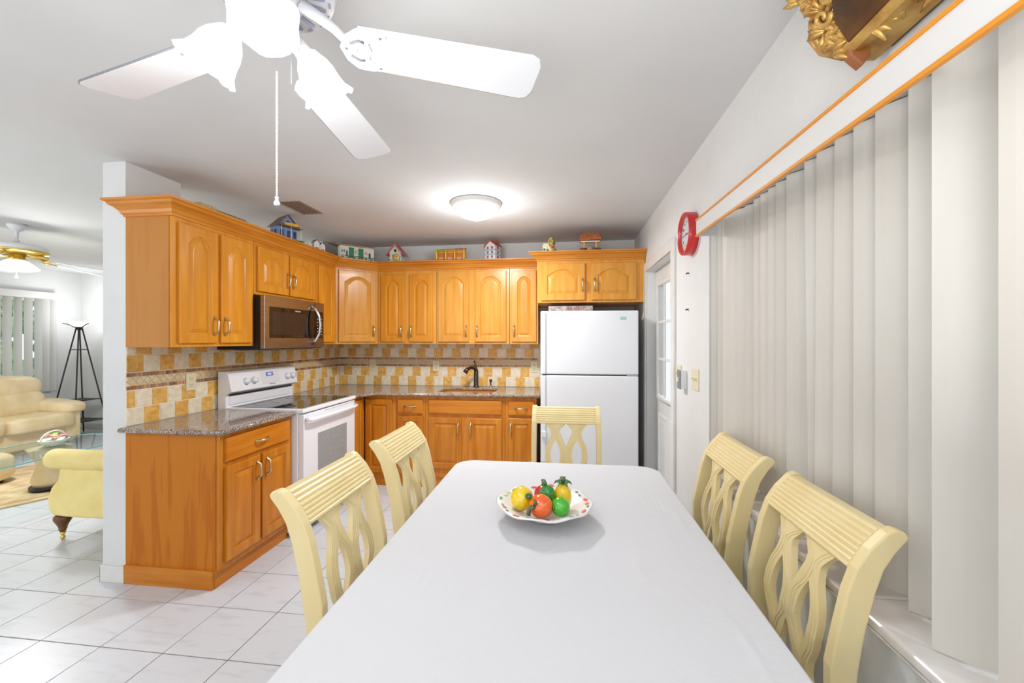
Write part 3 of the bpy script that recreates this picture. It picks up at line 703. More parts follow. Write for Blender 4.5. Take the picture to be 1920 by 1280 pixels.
# ---------------- dining table ----------------
TX0, TX1, TY0, TY1, TZ = 1.985, 3.035, -4.0, -2.235, .765
t = thing('dining_table', 'rectangular dining table hidden under the white cloth', 'table', (2.51, -3.1, 0))
MB().box(TX0+.02, TX1-.02, TY0+.02, TY1-.02, .725, .758).build('tabletop', CHAIR, t, bevel=.01)
MB().box(TX0+.1, TX1-.1, TY0+.1, TY0+.12, .64, .725).box(TX0+.1, TX1-.1, TY1-.12, TY1-.1, .64, .725).box(TX0+.1, TX0+.12, TY0+.12, TY1-.12, .64, .725).box(TX1-.12, TX1-.1, TY0+.12, TY1-.12, .64, .725).build('apron', CHAIR, t)
for x in (TX0+.12, TX1-.12):
    for y in (TY0+.12, TY1-.12):
        MB().lathe((x, y, 0), [(0, 0), (.028, 0), (.03, .02), (.022, .06), (.036, .3), (.04, .55), (.03, .6), (.045, .62), (.045, .725), (0, .725)], 14).build('leg', CHAIR, t)
def rrect(x0, x1, y0, y1, r, n=8, side=26):
    P = []
    for cx, cy, a0 in ((x1-r, y1-r, 0), (x0+r, y1-r, 90), (x0+r, y0+r, 180), (x1-r, y0+r, 270)):
        for k in range(n+1): a = R(a0+90*k/n); P.append((cx+r*cos(a), cy+r*sin(a)))
        a = R(a0+90); ex, ey = P[-1]
        nx = {0: (x0+r, y1), 90: (x0, y0+r), 180: (x1-r, y0), 270: (x1, y1-r)}[a0]
        for k in range(1, side): P.append((ex+(nx[0]-ex)*k/side, ey+(nx[1]-ey)*k/side))
    return P
base = rrect(TX0, TX1, TY0, TY1, .10); cx, cy = (TX0+TX1)/2, (TY0+TY1)/2
cl = MB(); loops = []
def wr_z(x, y):
    a = noise.noise(Vector((x*3.2, y*3.2, 1)))*.002
    b = noise.noise(Vector((x*9, y*9, 5))); b = -abs(b)*.0022
    q = abs(noise.noise(Vector((x*2.1+3, y*1.5, 9)))); cr = math.exp(-(q/.016)**2)*.0026
    return a+b+cr
NL = 110
for k in range(NL):
    s_ = .01+(1-.01)*k/(NL-1); s_ *= .992
    loops.append([(cx+(x-cx)*s_, cy+(y-cy)*s_, TZ+wr_z(cx+(x-cx)*s_, cy+(y-cy)*s_)) for x, y in base])
nb = len(base)
def outw(i): 
    a = Vector(base[(i+1) % nb])-Vector(base[i-1]); a.normalize(); return Vector((a.y, -a.x))
loops.append([(x, y, TZ-.0015) for x, y in base])
for d_, o_ in ((.010, .004), (.03, .006), (.08, .010), (.16, .018), (.24, .028)):
    lp = []
    for i, (x, y) in enumerate(base):
        w_ = sin(i*.55)*.6+sin(i*.23+1)*.4; n_ = outw(i); e = o_+w_*d_*.09; lp.append((x+n_.x*e, y+n_.y*e, TZ-d_))
    loops.append(lp)
cl.strip(loops, cap0=True, smooth=True)
o = cl.build('tablecloth', CLOTH); single(o, 'white wrinkled tablecloth covering the dining table', 'tablecloth', (cx, cy, TZ-.24))

# ---------------- chairs ----------------
PF = [(0.0, .30), (0, .60), (.0, .676), (.016, .758), (.036, .849), (.055, .905), (.083, .95), (.12, .99)]      # front line (d back, z)
PR = [(.045, .30), (.05, .60), (.060, .676), (.073, .758), (.094, .849), (.112, .905), (.136, .945), (.160, .975)]
def fd(z):
    for (a, b), (c_, d_) in zip(PF, PF[1:]):
        if b <= z <= d_: return a+(c_-a)*(z-b)/(d_-b)
    return 0 if z < .7 else .12
CW = .435
def make_chair():
    c = thing('dining_chair', 'x', 'chair', (0, 0, 0), 'cream dining chairs around the table')
    hw = CW/2
    # chair faces +X ; front of posts at x=0, back goes to -x
    for s_ in (1, -1):
        poly = [(-a, b) for a, b in PF[1:]]+[(-.138, .998), (-.155, .993), (-.163, .984)]+[(-a, b) for a, b in reversed(PR[1:])]
        ya, yb = (hw-.03, hw) if s_ > 0 else (-hw, -hw+.03)
        poly = [(-0.0, .44)]+poly+[(-.055, .44)]
        MB().prism(poly, 'y', ya, yb).build('back_post', CHAIR, c, bevel=.004, local=True)
        MB().prism([(-.0, .44), (-.055, .44), (-.10, .0), (-.062, 0)], 'y', ya, yb).build('rear_leg', CHAIR, c, bevel=.004, local=True)
        MB().prism([(.41, .40), (.455, .40), (.448, 0), (.42, 0)], 'y', ya, yb).build('front_leg', CHAIR, c, bevel=.004, local=True)
    # reeded crest
    zz = []; N = 8; pts = []
    zs = .893
    path = [(fd(z), z) for z in [zs+(.99-zs)*k/32 for k in range(33)]]
    front = []
    for k, (d_, z) in enumerate(path):
        k0, k1 = max(k-1, 0), min(k+1, 32); t_ = Vector((path[k1][0]-path[k0][0], path[k1][1]-path[k0][1])).normalized()
        nrm = Vector((-t_.y, t_.x)); rd = .0045*abs(sin(pi*k/32*N))**.6
        front.append((d_+nrm.x*rd+.004, z+nrm.y*rd))
    back = [(.150, .978), (.134, .950), (.112, .915), (.092, .885)]
    poly = [(-a, b) for a, b in front]+[(-.148, .988)]+[(-a, b) for a, b in back]
    MB().prism(poly, 'y', -hw+.028, hw-.028).build('crest_rail', CHAIR, c, local=True)
    # splat : outline with five openings, mirrored about zc
    zc = .70
    def sym(pts_): return pts_
    right = [(.132, .903), (.128, .885), (.108, .86), (.097, .836), (.103, .80), (.123, .757), (.132, .72), (.133, .70)]
    def smooth(P_, n=6):
        out = []
        for i in range(len(P_)-1):
            p0 = P_[max(i-1, 0)]; p1 = P_[i]; p2 = P_[i+1]; p3 = P_[min(i+2, len(P_)-1)]
            for k in range(n):
                t = k/n
                out.append(tuple(.5*((2*p1[q])+(-p0[q]+p2[q])*t+(2*p0[q]-5*p1[q]+4*p2[q]-p3[q])*t*t+(-p0[q]+3*p1[q]-3*p2[q]+p3[q])*t**3) for q in (0, 1)))
        out.append(P_[-1]); return out
    rs = smooth(right); full = rs+[(u, 2*zc-v) for u, v in reversed(rs[:-1])]
    outline = full+[(-u, v) for u, v in reversed(full)]
    def lens(cu, cz, wx, hz, n=12):
        return [(cu+wx*sin(2*pi*k/(2*n))*1.0 if False else cu+wx*cos(a)*abs(cos(a))**-.0, cz+hz*sin(a)) for k in range(2*n) for a in (2*pi*k/(2*n),)]
    def vesica(cu, cz, wx, hz, n=10, sh=0.0):
        P_ = []
        for k in range(n): t = -1+2*k/n; P_.append((cu+wx*(1-t*t)+sh*t, cz+hz*t))
        for k in range(n): t = 1-2*k/n; P_.append((cu-wx*(1-t*t)+sh*t, cz+hz*t))
        return P_
    holes = [vesica(.066, .70, .030, .092), vesica(-.066, .70, .030, .092)]
    dia = [(0, .893), (.017, .876), (.037, .852), (.036, .832), (.020, .795), (.006, .760), (0, .752), (-.006, .760), (-.020, .795), (-.036, .832), (-.037, .852), (-.017, .876)]
    holes += [dia, [(u, 2*zc-v) for u, v in dia]]
    me = flat([outline]+holes, .009)
    bm = bmesh.new(); bm.from_mesh(me)
    for z in [.52+.02*k for k in range(19)]:
        bmesh.ops.bisect_plane(bm, geom=bm.verts[:]+bm.edges[:]+bm.faces[:], plane_co=(0, z, 0), plane_no=(0, 1, 0))
    bmesh.ops.triangulate(bm, faces=[f_ for f_ in bm.faces if len(f_.verts) > 4])
    for v in bm.verts:
        u, z, w = v.co; v.co = (-(fd(z)+.022)+w, u, z)
    bmesh.ops.remove_doubles(bm, verts=bm.verts, dist=1e-5); bmesh.ops.recalc_face_normals(bm, faces=bm.faces)
    for f_ in bm.faces: f_.smooth = False
    bm.to_mesh(me); bm.free(); link(me, 'splat', CHAIR, c)
    # incised lines on the straps
    sr = MB()
    for off in (-.006, .006):
        for sg in (1, -1):
            P_ = smooth([(.115, .888), (.088, .862), (.077, .836), (.086, .80), (.109, .757), (.1155, .72), (.116, .70)])
            P_ = P_+[(u, 2*zc-v) for u, v in reversed(P_[:-1])]
            sr.tube([(-(fd(z)+.013)+.0002, sg*(u+off), z) for u, z in P_], .0016, 5)
            Q_ = smooth([(.012, .888), (.052, .86), (.066, .836), (.052, .79), (.021, .745), (.0172, .72), (.017, .70)])
            Q_ = Q_+[(u, 2*zc-v) for u, v in reversed(Q_[:-1])]
            sr.tube([(-(fd(z)+.013)+.0002, sg*(u+off), z) for u, z in Q_], .0016, 5)
    sr.build('splat_beading', CHAIR, c, local=True)
    MB().box(-.05, -.008, -hw+.03, hw-.03, .465, .515).build('lower_rail', CHAIR, c, bevel=.003, local=True)
    MB().prism([(-.0, -hw), (.455, -hw), (.455, hw), (0, hw)], 'z', .40, .44).build('seat_frame', CHAIR, c, bevel=.005, local=True)
    MB().blob((.228, 0, .45), (.225, hw-.005, .035), 24, 8, e=.35).build('seat', SEATF, c, local=True)
    return c
CH0 = make_chair()
spots = [(1.885, -3.170, 0, 'cream dining chair nearest the camera on the left side of the table'),
         (1.895, -2.585, 0, 'cream dining chair farther back on the left side of the table, before the range'),
         (2.572, -1.885, -pi/2, 'cream dining chair at the far head of the table in front of the refrigerator'),
         (3.158, -2.645, pi, 'cream dining chair farther back on the window side of the table'),
         (3.162, -3.225, pi, 'cream dining chair nearest the camera on the window side of the table')]
for k, (x, y, a, lb) in enumerate(spots):
    o = CH0 if k == 0 else clone(CH0); o.location = (x, y, 0); o.rotation_euler = (0, 0, a); o['label'] = lb

# ---------------- bowl of glass fruit ----------------
BC = Vector((2.485, -2.93, TZ+.003))
bm_ = thing('fruit_bowl', 'white ceramic bowl with hand-painted rim on the tablecloth', 'bowl', BC)
def wv(r, z, a): q = max(0, r-.1)/.08; return r*(1+.018*q*cos(8*a)), z+.004*q*cos(8*a+1)
prof = [(0, .006), (.055, .006), (.055, 0), (.062, 0), (.068, .012), (.11, .03), (.15, .048), (.176, .056), (.178, .059), (.172, .061), (.145, .054), (.11, .038), (.07, .020), (0, .016)]
MB().lathe(BC, prof, 48, wav=wv).build('bowl_body', M('white_ceramic', (232, 232, 232), .3), bm_)
cols = [((232, 92, 70), .9), ((120, 186, 120), .7), ((206, 222, 150), .8), ((40, 120, 90), .5), ((226, 110, 60), .9), ((70, 60, 140), .4)]
PM = [M('painted_motif_%s' % n_, c_, .2) for n_, (c_, _) in zip(('coral', 'green', 'lime', 'teal', 'orange', 'violet'), cols)]
rr = random.Random(3)
for k in range(26):
    a = 2*pi*k/26+rr.uniform(-.05, .05); ci = rr.choice([0, 1, 2, 3, 0, 4, 1, 2]) if not (-.9 < (a-0.1+pi) % (2*pi)-pi < .6) else rr.choice([0, 4, 0, 3]); sz = .014*(cols[ci][1]); rad = rr.uniform(.148, .166)
    zz_ = .0545+(rad-.145)/(.172-.145)*.0065+.0012
    pts = []
    for j in range(8):
        b = 2*pi*j/8; du, dv = sz*cos(b)*1.1, sz*.62*sin(b)
        rad2 = rad+dv; aa = a+du/rad; q = max(0, rad2-.1)/.08
        z_ = .054+(rad2-.145)*.26+.004*q*cos(8*aa+1)+.0016
        r_ = rad2*(1+.018*q*cos(8*aa)); pts.append((BC.x+r_*cos(aa), BC.y+r_*sin(aa), BC.z+z_))
    MB().add(pts, [tuple(range(8))]).build('painted_motif', PM[ci], bm_)
def gl(name, c_): return M(name, c_, .06, coat=1, spec=.7)
STEM = gl('green_glass_stem', (26, 104, 40)); DSTEM = gl('dark_glass_stem', (74, 78, 36))
def rot(ax, a): return Matrix.Rotation(R(a), 4, ax)
def fruit(name, label, pos, r, mat, warp=None, tilt=None):
    P = BC+Vector(pos); c = thing(name, label, 'glass fruit', P, None)
    M4 = tilt or Matrix.Identity(4)
    MB().blob(P, r, 24, 16, M4=M4, warp=warp).build('glass_body', mat, c); return c, P, M4
def stem(c, P, M4, pts, rad, mat=STEM, name='stem'):
    MB().tube([P+(M4 @ Vector(p)) for p in pts], rad, 8).build(name, mat, c)
tip = lambda q: (lambda p: Vector((p.x*(1-q*max(p.z, 0)/.05), p.y*(1-q*max(p.z, 0)/.05), p.z)))
c, P, q = fruit('glass_mango', 'large yellow glass fruit at the left of the bowl', (-.082, -.03, .076), (.042, .042, .044), gl('yellow_glass', (250, 214, 0)), tilt=rot('Y', 30))
stem(c, P, rot('X', 60) @ rot('Y', 35), [(0, 0, .036), (.002, 0, .05), (-.006, 0, .06)], [.007, .009, .012])
c, P, q = fruit('glass_orange', 'orange glass fruit with twisted dark stem at the front of the bowl', (-.008, -.086, .074), (.042, .042, .041), gl('orange_glass', (248, 104, 8)))
stem(c, P, rot('X', 68) @ rot('Y', -30), [(0, .0, .036), (-.002, -.004, .047), (-.014, -.012, .052), (-.02, -.03, .048)], [.006, .009, .007, .009], DSTEM)
stem(c, P, rot('X', 68) @ rot('Y', -30), [(0, .0, .042), (.01, .012, .05), (.006, .02, .054)], [.006, .006, .004], DSTEM, 'side_twig')
c, P, q = fruit('glass_tomato', 'red glass tomato at the back of the bowl', (-.004, .035, .072), (.038, .038, .034), gl('red_glass', (214, 24, 30)))
stem(c, P, q, [(0, 0, .03), (-.002, 0, .045), (-.004, 0, .055)], [.011, .006, .007])
c, P, q = fruit('glass_pepper', 'green glass pepper standing in the middle of the bowl', (.014, -.02, .082), (.027, .027, .045), gl('green_glass', (20, 142, 48)), warp=lambda p: Vector((p.x*(1+.28*p.z/.045)*(1+.08*cos(5*math.atan2(p.y, p.x))), p.y*(1+.28*p.z/.045)*(1+.08*cos(5*math.atan2(p.y, p.x))), p.z)), tilt=rot('Y', -12))
stem(c, P, q, [(0, 0, .036), (.0, 0, .052), (-.004, 0, .062)], [.009, .007, .008])
PINE = M('yellow_pineapple_glass', (250, 208, 10), .1, coat=1, bump=.5, bscale=60)
c, P, q = fruit('glass_pineapple', 'yellow glass pineapple with green crown at the right of the bowl', (.068, .0, .078), (.033, .033, .05), PINE)
cr_ = MB(); cr_.tube([P+Vector((0, 0, .045)), P+Vector((0, 0, .062)), P+Vector((0, 0, .074))], [.010, .008, .011], 8)
for k in range(6):
    a = 2*pi*k/6; dx, dy = cos(a), sin(a); cr_.tube([P+Vector((dx*r_, dy*r_, z_)) for r_, z_ in ((.002, .05), (.014, .058), (.026, .056), (.034, .046))], [.004, .007, .005, .001], 6, flat=.5)
cr_.build('leaf_crown', STEM, c)
c, P, q = fruit('glass_lime', 'bright green glass lime at the right front of the bowl', (.060, -.072, .070), (.034, .034, .033), gl('lime_glass', (66, 186, 16)), tilt=rot('Y', 20))
stem(c, P, rot('X', 78) @ rot('Y', -42), [(0, 0, .03), (0, 0, .039)], [.006, .007])

# ---------------- ceiling fan ----------------
def fan(label, C, z_blade, angles, Rr, droop=0, bracket=FANW, edge=FANEDGE, shades=None, group=None):
    c = thing('ceiling_fan', label, 'ceiling fan', (C[0], C[1], H))
    ROOT[c.name] = Vector((C[0], C[1], H)); return c
def blade(c, C, ang, z, Rr, root=.20, w0=.115, w1=.145, droop=0, pitch=-12, edge=FANEDGE, bmat=FANW, brk=FANW, motor_r=.09, zm=None):
    A = rot('Z', math.degrees(ang)); base = MT((C[0], C[1], z)) @ A @ Matrix.Rotation(droop, 4, 'Y') @ Matrix.Rotation(R(pitch), 4, 'X')
    pts = [(root, -w0/2), (Rr-.03, -w1/2), (Rr-.01, -w1/2+.008), (Rr, -w1/2+.03), (Rr, w1/2-.03), (Rr-.01, w1/2-.008), (Rr-.03, w1/2), (root, w0/2), (root-.012, 0)]
    m = MB(); n = len(pts)
    m.strip([[base @ Vector((x, y, -.003)) for x, y in pts], [base @ Vector((x, y, .003)) for x, y in pts]], cap0=True, cap1=True)
    o = m.build('fan_blade', bmat, c, bevel=.0015)
    e = MB(); e.tube([base @ Vector((x, y, .0)) for x, y in pts[4:8]], .0028, 6)
    e.build('worn_edge', edge, o)
    # bracket : arm plus scalloped plate under blade
    b = MB(); M4 = base
    zz = (zm or z+.05)-z
    b.tube([MT((C[0], C[1], z)) @ A @ Vector(p) for p in ((motor_r-.03, 0, zz+.015), (motor_r, 0, zz), (motor_r+.045, 0, zz*.55), (root-.03, 0, .01), (root+.0, 0, -.004))], [.022, .02, .016, .014, .016], 10, flat=.6)
    n = 20; ring = []; 
    def outl(k, s_):
        t = k/n; a = -pi/2-.35+(pi+.7)*t+pi/2+0
        return None
    pl = [(root-.045, 0), (root-.03, -.035), (root-.005, -.056), (root+.03, -.058), (root+.062, -.05), (root+.066, -.042), (root+.04, -.038), (root+.022, -.022), (root+.03, 0),
          (root+.022, .022), (root+.04, .038), (root+.066, .042), (root+.062, .05), (root+.03, .058), (root-.005, .056), (root-.03, .035)]
    b.strip([[M4 @ Vector((x, y, -.009)) for x, y in pl], [M4 @ Vector((x, y, -.0032)) for x, y in pl]], cap0=True, cap1=True)
    bo = b.build('blade_bracket', brk, c, bevel=.0012)
    s_ = MB()
    for yy in (-.045, .045, 0):
        xx = root+.05 if yy else root-.03
        s_.blob(M4 @ Vector((xx, yy*.98, -.0095)), (.004, .004, .002), 8, 4)
    for yy in (-.028, .028): s_.tube([M4 @ Vector((root-.02, yy*.6, -.0095)), M4 @ Vector((root+.0, yy, -.0095)), M4 @ Vector((root+.012, yy*.9, -.0095))], .0035, 6)
    s_.build('bracket_detail', SEAM if brk is FANW else brk, bo)
c = fan('large white five-blade ceiling fan with lit tulip shades above the table', FAN, 2.15, None, .66)
FZ = lambda z: (FAN[0], FAN[1], z)
MB().lathe(FZ(0), [(0, H), (.09, H), (.095, H-.02), (.085, H-.035), (.105, H-.05), (.142, H-.075), (.15, H-.1), (.15, 2.30), (.146, 2.27), (.138, 2.252), (0, 2.248)], 40).build('motor_housing', FANW, c)
vs_ = MB()
for k in range(20):
    a = 2*pi*k/20; A = MT(FZ(2.2475)) @ rot('Z', math.degrees(a))
    vs_.add([A @ Vector((x, y, 0)) for x, y in ((.085, -.005), (.12, -.007), (.124, 0), (.12, .007), (.085, .005))], [(0, 1, 2, 3, 4)])
    A2 = MT(FZ(2.2505)) @ rot('Z', math.degrees(a)+9); vs_.add([A2 @ Vector((x, y, z)) for x, y, z in ((.128, -.008, -.002), (.133, -.008, -.0005), (.133, .008, -.0005), (.128, .008, -.002))], [(0, 1, 2, 3)])
vs_.build('vent_slots', SLOT, c)
MB().lathe(FZ(0), [(0, 2.25), (.07, 2.25), (.075, 2.235), (.06, 2.22), (.05, 2.21), (.058, 2.195), (.064, 2.17), (.06, 2.14), (.04, 2.12), (.02, 2.11), (.012, 2.10), (0, 2.098)], 28).build('light_kit_hub', FANW, c)
for k, a in enumerate((22.9, 94.5, 166, 238, 310)):
    blade(c, FAN, R(a), 2.155, .665, motor_r=.10, zm=2.215, edge=FANEDGE if k == 0 else SEAM)
for k, a in enumerate((-56, 66, 184)):
    A = MT(FZ(2.165)) @ rot('Z', a); 
    MB().tube([A @ Vector(p) for p in ((.05, 0, .01), (.075, 0, .012), (.095, 0, .0), (.102, 0, -.012))], [.012, .011, .014, .022], 12).build('lamp_arm', FANW, c)
    S4 = A @ MT((.092, 0, -.005)) @ Matrix.Rotation(R(-38), 4, 'Y') @ Matrix.Scale(.86, 4)
    def wav(r, z, aa): q = max(0, (-z-.07)/.06); return r*(1+.07*q*cos(6*aa)), z+.005*q*cos(6*aa)
    MB().lathe((0, 0, 0), [(.026, 0), (.034, -.012), (.047, -.032), (.055, -.055), (.058, -.08), (.064, -.105), (.078, -.128), (.075, -.128), (.060, -.105), (.053, -.08), (.050, -.055), (.042, -.032), (.02, -.014), (0, -.012)], 36, M4=S4, wav=wav).build('glass_shade', GLOW, c)
    MB().blob((0, 0, 0), (.025, .025, .035), 12, 8, M4=S4 @ MT((0, 0, -.06))).build('bulb', GLOW, c)
ch = MB(); x_, y_ = FAN[0]+.016, FAN[1]+.004
n_ = 62
for k in range(n_): ch.blob((x_, y_, 2.06-k*(2.06-1.765)/n_), (.0026, .0026, .0026), 6, 4)
o = stuff(ch.build('pull_chain', M('brass_ball_chain', (226, 214, 186), .3, .3), c)); 
MB().lathe((x_, y_, 1.745), [(0, 0), (.006, .0), (.007, .006), (.0035, .012), (.004, .02), (0, .022)], 10).build('chain_pull', FANW, c)
MB().tube([(FAN[0]+.055, FAN[1]-.01, 2.2), (FAN[0]+.062, FAN[1]-.008, 2.15), (FAN[0]+.062, FAN[1]-.008, 2.02)], .0012, 5).build('speed_chain', SEAM, c)
# second fan
F2 = (-2.37, -1.3)
c = fan('small brass-trimmed white ceiling fan in the living room beyond the partition', F2, 2.15, None, .6)
GB = M('bright_brass', (226, 196, 110), .25, .8)
MB().lathe((*F2, 0), [(0, H), (.066, H), (.06, H-.03), (.035, H-.06), (.014, H-.07), (.012, 2.335), (.02, 2.33), (.02, 2.315), (0, 2.31)], 24).build('canopy', FANW, c)
MB().lathe((*F2, 0), [(0, 2.30), (.05, 2.302), (.17, 2.285), (.2, 2.268), (.205, 2.235), (.19, 2.225), (0, 2.222)], 32).build('motor_housing', FANW, c)
MB().lathe((*F2, 0), [(.202, 2.238), (.208, 2.23), (.2, 2.215), (.15, 2.205), (.0, 2.2)], 32).build('brass_band', GB, c)
for a in (107, 62, 179, 251, 323): blade(c, F2, R(a-24), 2.18, .66, droop=R(7), pitch=8, brk=GB, motor_r=.1, zm=2.2, w0=.1, w1=.125, edge=SEAM)
MB().lathe((*F2, 0), [(0, 2.20), (.06, 2.2), (.05, 2.165), (.075, 2.15), (0, 2.145)], 20).build('light_kit_hub', GB, c)
MB().lathe((*F2, 0), [(.06, 2.152), (.1, 2.12), (.145, 2.075), (.143, 2.066), (.09, 2.052), (0, 2.048)], 28).build('glass_bowl', GLOWC, c)
MB().lathe((*F2, 0), [(0, 2.05), (.004, 2.05), (.004, 2.01), (.01, 2.0), (.011, 1.99), (0, 1.985)], 12).build('finial', FANW, c)
# flush light
c = thing('ceiling_light', 'lit round flush-mount dome light on the kitchen ceiling', 'ceiling light', (1.888, -1.346, H))
MB().lathe((1.888, -1.346, 0), [(0, H), (.195, H), (.197, H-.012), (.185, H-.03), (.172, H-.042), (.16, H-.045), (0, H-.045)], 40).build('rim', M('white_light_rim', (222, 220, 216), .4), c)
MB().lathe((1.888, -1.346, 0), [(.160, H-.042), (.15, H-.07), (.125, H-.095), (.08, H-.112), (0, H-.12)], 40).build('glass_dome', GLOWC, c)
MB().lathe((1.888, -1.346, 0), [(.012, H-.116), (.014, H-.124), (.006, H-.13), (.007, H-.138), (0, H-.142)], 12).build('finial', FANW, c)
# ceiling vents
def vent(x0, x1, y0, y1, label):
    c = thing('ceiling_vent', label, 'vent', ((x0+x1)/2, (y0+y1)/2, H))
    z = H
    MB().box(x0, x1, y0, y0+.018, z-.008, z).box(x0, x1, y1-.018, y1, z-.008, z).box(x0, x0+.018, y0+.018, y1-.018, z-.008, z).box(x1-.018, x1, y0+.018, y1-.018, z-.008, z).build('frame', M('vent_frame_paint', (196, 188, 176), .5) if 'vent_frame_paint' not in bpy.data.materials else bpy.data.materials['vent_frame_paint'], c, bevel=.001)
    MB().box(x0+.018, x1-.018, y0+.018, y1-.018, z-.0015, z-.0005).build('duct_opening', M('dark_duct', (52, 42, 42), .9) if 'dark_duct' not in bpy.data.materials else bpy.data.materials['dark_duct'], c)
    n = 5
    for k in range(n):
        x = x0+.018+(x1-x0-.036)*(k+.5)/n; mm = MB()
        mm.add([(x+.005, y0+.018, z-.003), (x-.006, y0+.018, z-.012), (x-.0075, y0+.018, z-.011), (x+.0065, y0+.018, z-.002), (x+.008, y1-.018, z-.003), (x-.006, y1-.018, z-.012), (x-.0075, y1-.018, z-.011), (x+.0065, y1-.018, z-.002)],
               [(0, 1, 2, 3), (4, 7, 6, 5), (0, 4, 5, 1), (1, 5, 6, 2), (2, 6, 7, 3), (3, 7, 4, 0)])
        mm.build('vent_louver', M('brown_louver', (126, 108, 96), .6) if 'brown_louver' not in bpy.data.materials else bpy.data.materials['brown_louver'], c)
    return c
vent(.39, .60, -1.60, -1.255, 'brown louvered ceiling vent in the kitchen near the fan chain')
vent(-.44, -.23, -1.60, -1.13, 'louvered ceiling vent beyond the partition above the cabinets')

# ---------------- vertical blinds ----------------
def onx(px, X):
    r_ = (px-960)/775.5; dx, dy = r_*cy_-sy_, r_*sy_+cy_; t_ = (X-2.5552)/dx; return -4.4719+t_*dy
c = thing('vertical_blind', 'off-white vertical blind hanging over the long right window', 'blind', (3.345, -3.2, .79))
V0, V1 = -2.352, -4.3
def slope(mb):
    mb.v = [(x, y, z+(y-V0)*.021) for x, y, z in mb.v]; return mb
va = MB().prism([(3.200, 1.932), (3.206, 1.932), (3.206, 2.006), (3.30, 2.006), (3.30, 2.012), (3.200, 2.012)], 'y', V1, V0)
va.box(3.206, 3.295, V0-.006, V0, 1.932, 2.006)
va = slope(va).build('valance', VALW, c, bevel=.001)
slope(MB().box(3.196, 3.2065, V1, V0, 2.006, 2.014)).build('valance_trim', ORANGE, va)
slope(MB().box(3.196, 3.2065, V1, V0, 1.929, 1.938)).build('valance_trim', ORANGE, va)
MB().box(3.35, 3.40, -4.24, -2.26, 2.03, 2.049).build('headrail', CHROME, c)
lefts = [1331, 1337, 1345.5, 1355, 1369, 1382, 1397, 1413, 1425.5, 1440, 1454.6, 1474.5, 1508, 1531, 1565, 1600, 1641, 1703, 1747, 1872]
for k, px in enumerate(lefts):
    X = (3.300, 3.302, 3.306, 3.318, 3.335, 3.352)[k] if k < 6 else 3.365; yl = onx(px, X)
    if yl > -2.30 : yl = -2.262-.012*k; 
    ang = 33+random.uniform(-6, 6)
    if k < 3: ang = 55
    if k == 12: ang = 40
    if k == 17: X = 3.36; yl = onx(px, X); ang = 50
    if k == 18: X = 3.308; yl = onx(px, X); ang = 50
    if k == 19: X = 3.300; yl = onx(px, X); ang = 20
    a = R(ang); w = .089; L_ = [[], []]; 
    pts = []
    for j in range(5):
        t_ = j/4; bow = .004*sin(pi*t_); pts.append((X+w*t_*sin(a)-bow*cos(a), yl-w*t_*cos(a)-bow*sin(a)))
    skew = -.02 if k == 12 else (.01 if k in (13, 14) else 0)
    mm = MB(); zt, zb = 2.028, .792
    f_ = lambda p, z, o: (p[0]+o*cos(a), p[1]+o*sin(a)+skew*(zt-z), z)
    mm.strip([[f_(p, zt, 0) for p in pts]+[f_(p, zt, .0012) for p in reversed(pts)], [f_(p, zb, 0) for p in pts]+[f_(p, zb, .0012) for p in reversed(pts)]], cap0=True, cap1=True)
    mm.build('blind_vane', VANE, c)
# ---------------- living room blind ----------------
c = thing('vertical_blind', 'white vertical blind with open vanes in the living room window', 'blind', (XL+.06, -.6, .66))
MB().box(XL+.002, XL+.10, -2.25, .92, 2.03, 2.13).build('valance', VALW, c, bevel=.003)
y = .87; k = 0
VB = M('blue_lit_vane', (176, 196, 226), .5)
while y > -2.1:
    a = R(random.uniform(40, 62)); mm = MB(); w = .087
    mm.strip([[(XL+.05-w/2*sin(a), y-w/2*cos(a), z), (XL+.05+w/2*sin(a), y+w/2*cos(a), z), (XL+.051+w/2*sin(a), y+w/2*cos(a), z), (XL+.051-w/2*sin(a), y-w/2*cos(a), z)] for z in (.66, 2.03)], cap0=True, cap1=True)
    mm.build('blind_vane', VALW, c); y -= .085 if k < 2 else .115; k += 1

# ---------------- clock ----------------
c = thing('wall_clock', 'round red wall clock on the right wall beside the valance', 'clock', (XW, -1.985, 2.035))
Mc = MT((XW, -1.985, 2.035)) @ Matrix.Rotation(-pi/2, 4, 'Y')
MB().lathe((0, 0, 0), [(.0, 0), (.118, 0), (.122, .006), (.122, .05), (.118, .056), (.112, .056), (.104, .048), (.102, .034)], 48, M4=Mc).build('rim', RED, c)
fc = MB().lathe((0, 0, 0), [(0, .034), (.103, .034)], 48, M4=Mc).build('dial', FACE, c)
def dialpt(u, v, d_): return (XW-d_, -1.985-u, 2.035+v)
tk = MB()
for k in range(60):
    a = 2*pi*k/60; r0 = .098; r1 = .09 if k % 5 else .084; w_ = .0008 if k % 5 else .0018
    du, dv = cos(a), sin(a); tk.add([dialpt(r0*du-w_*dv, r0*dv+w_*du, .0346), dialpt(r0*du+w_*dv, r0*dv-w_*du, .0346), dialpt(r1*du+w_*dv, r1*dv-w_*du, .0346), dialpt(r1*du-w_*dv, r1*dv+w_*du, .0346)], [(0, 1, 2, 3)])
stuff(tk.build('minute_marks', DARK, fc))
for k in range(1, 13):
    a = pi/2-2*pi*k/12; p = dialpt(.071*cos(a), .071*sin(a), .0348); text(str(k), .02, p, (pi/2, 0, -pi/2), DARK, fc, 'numeral')
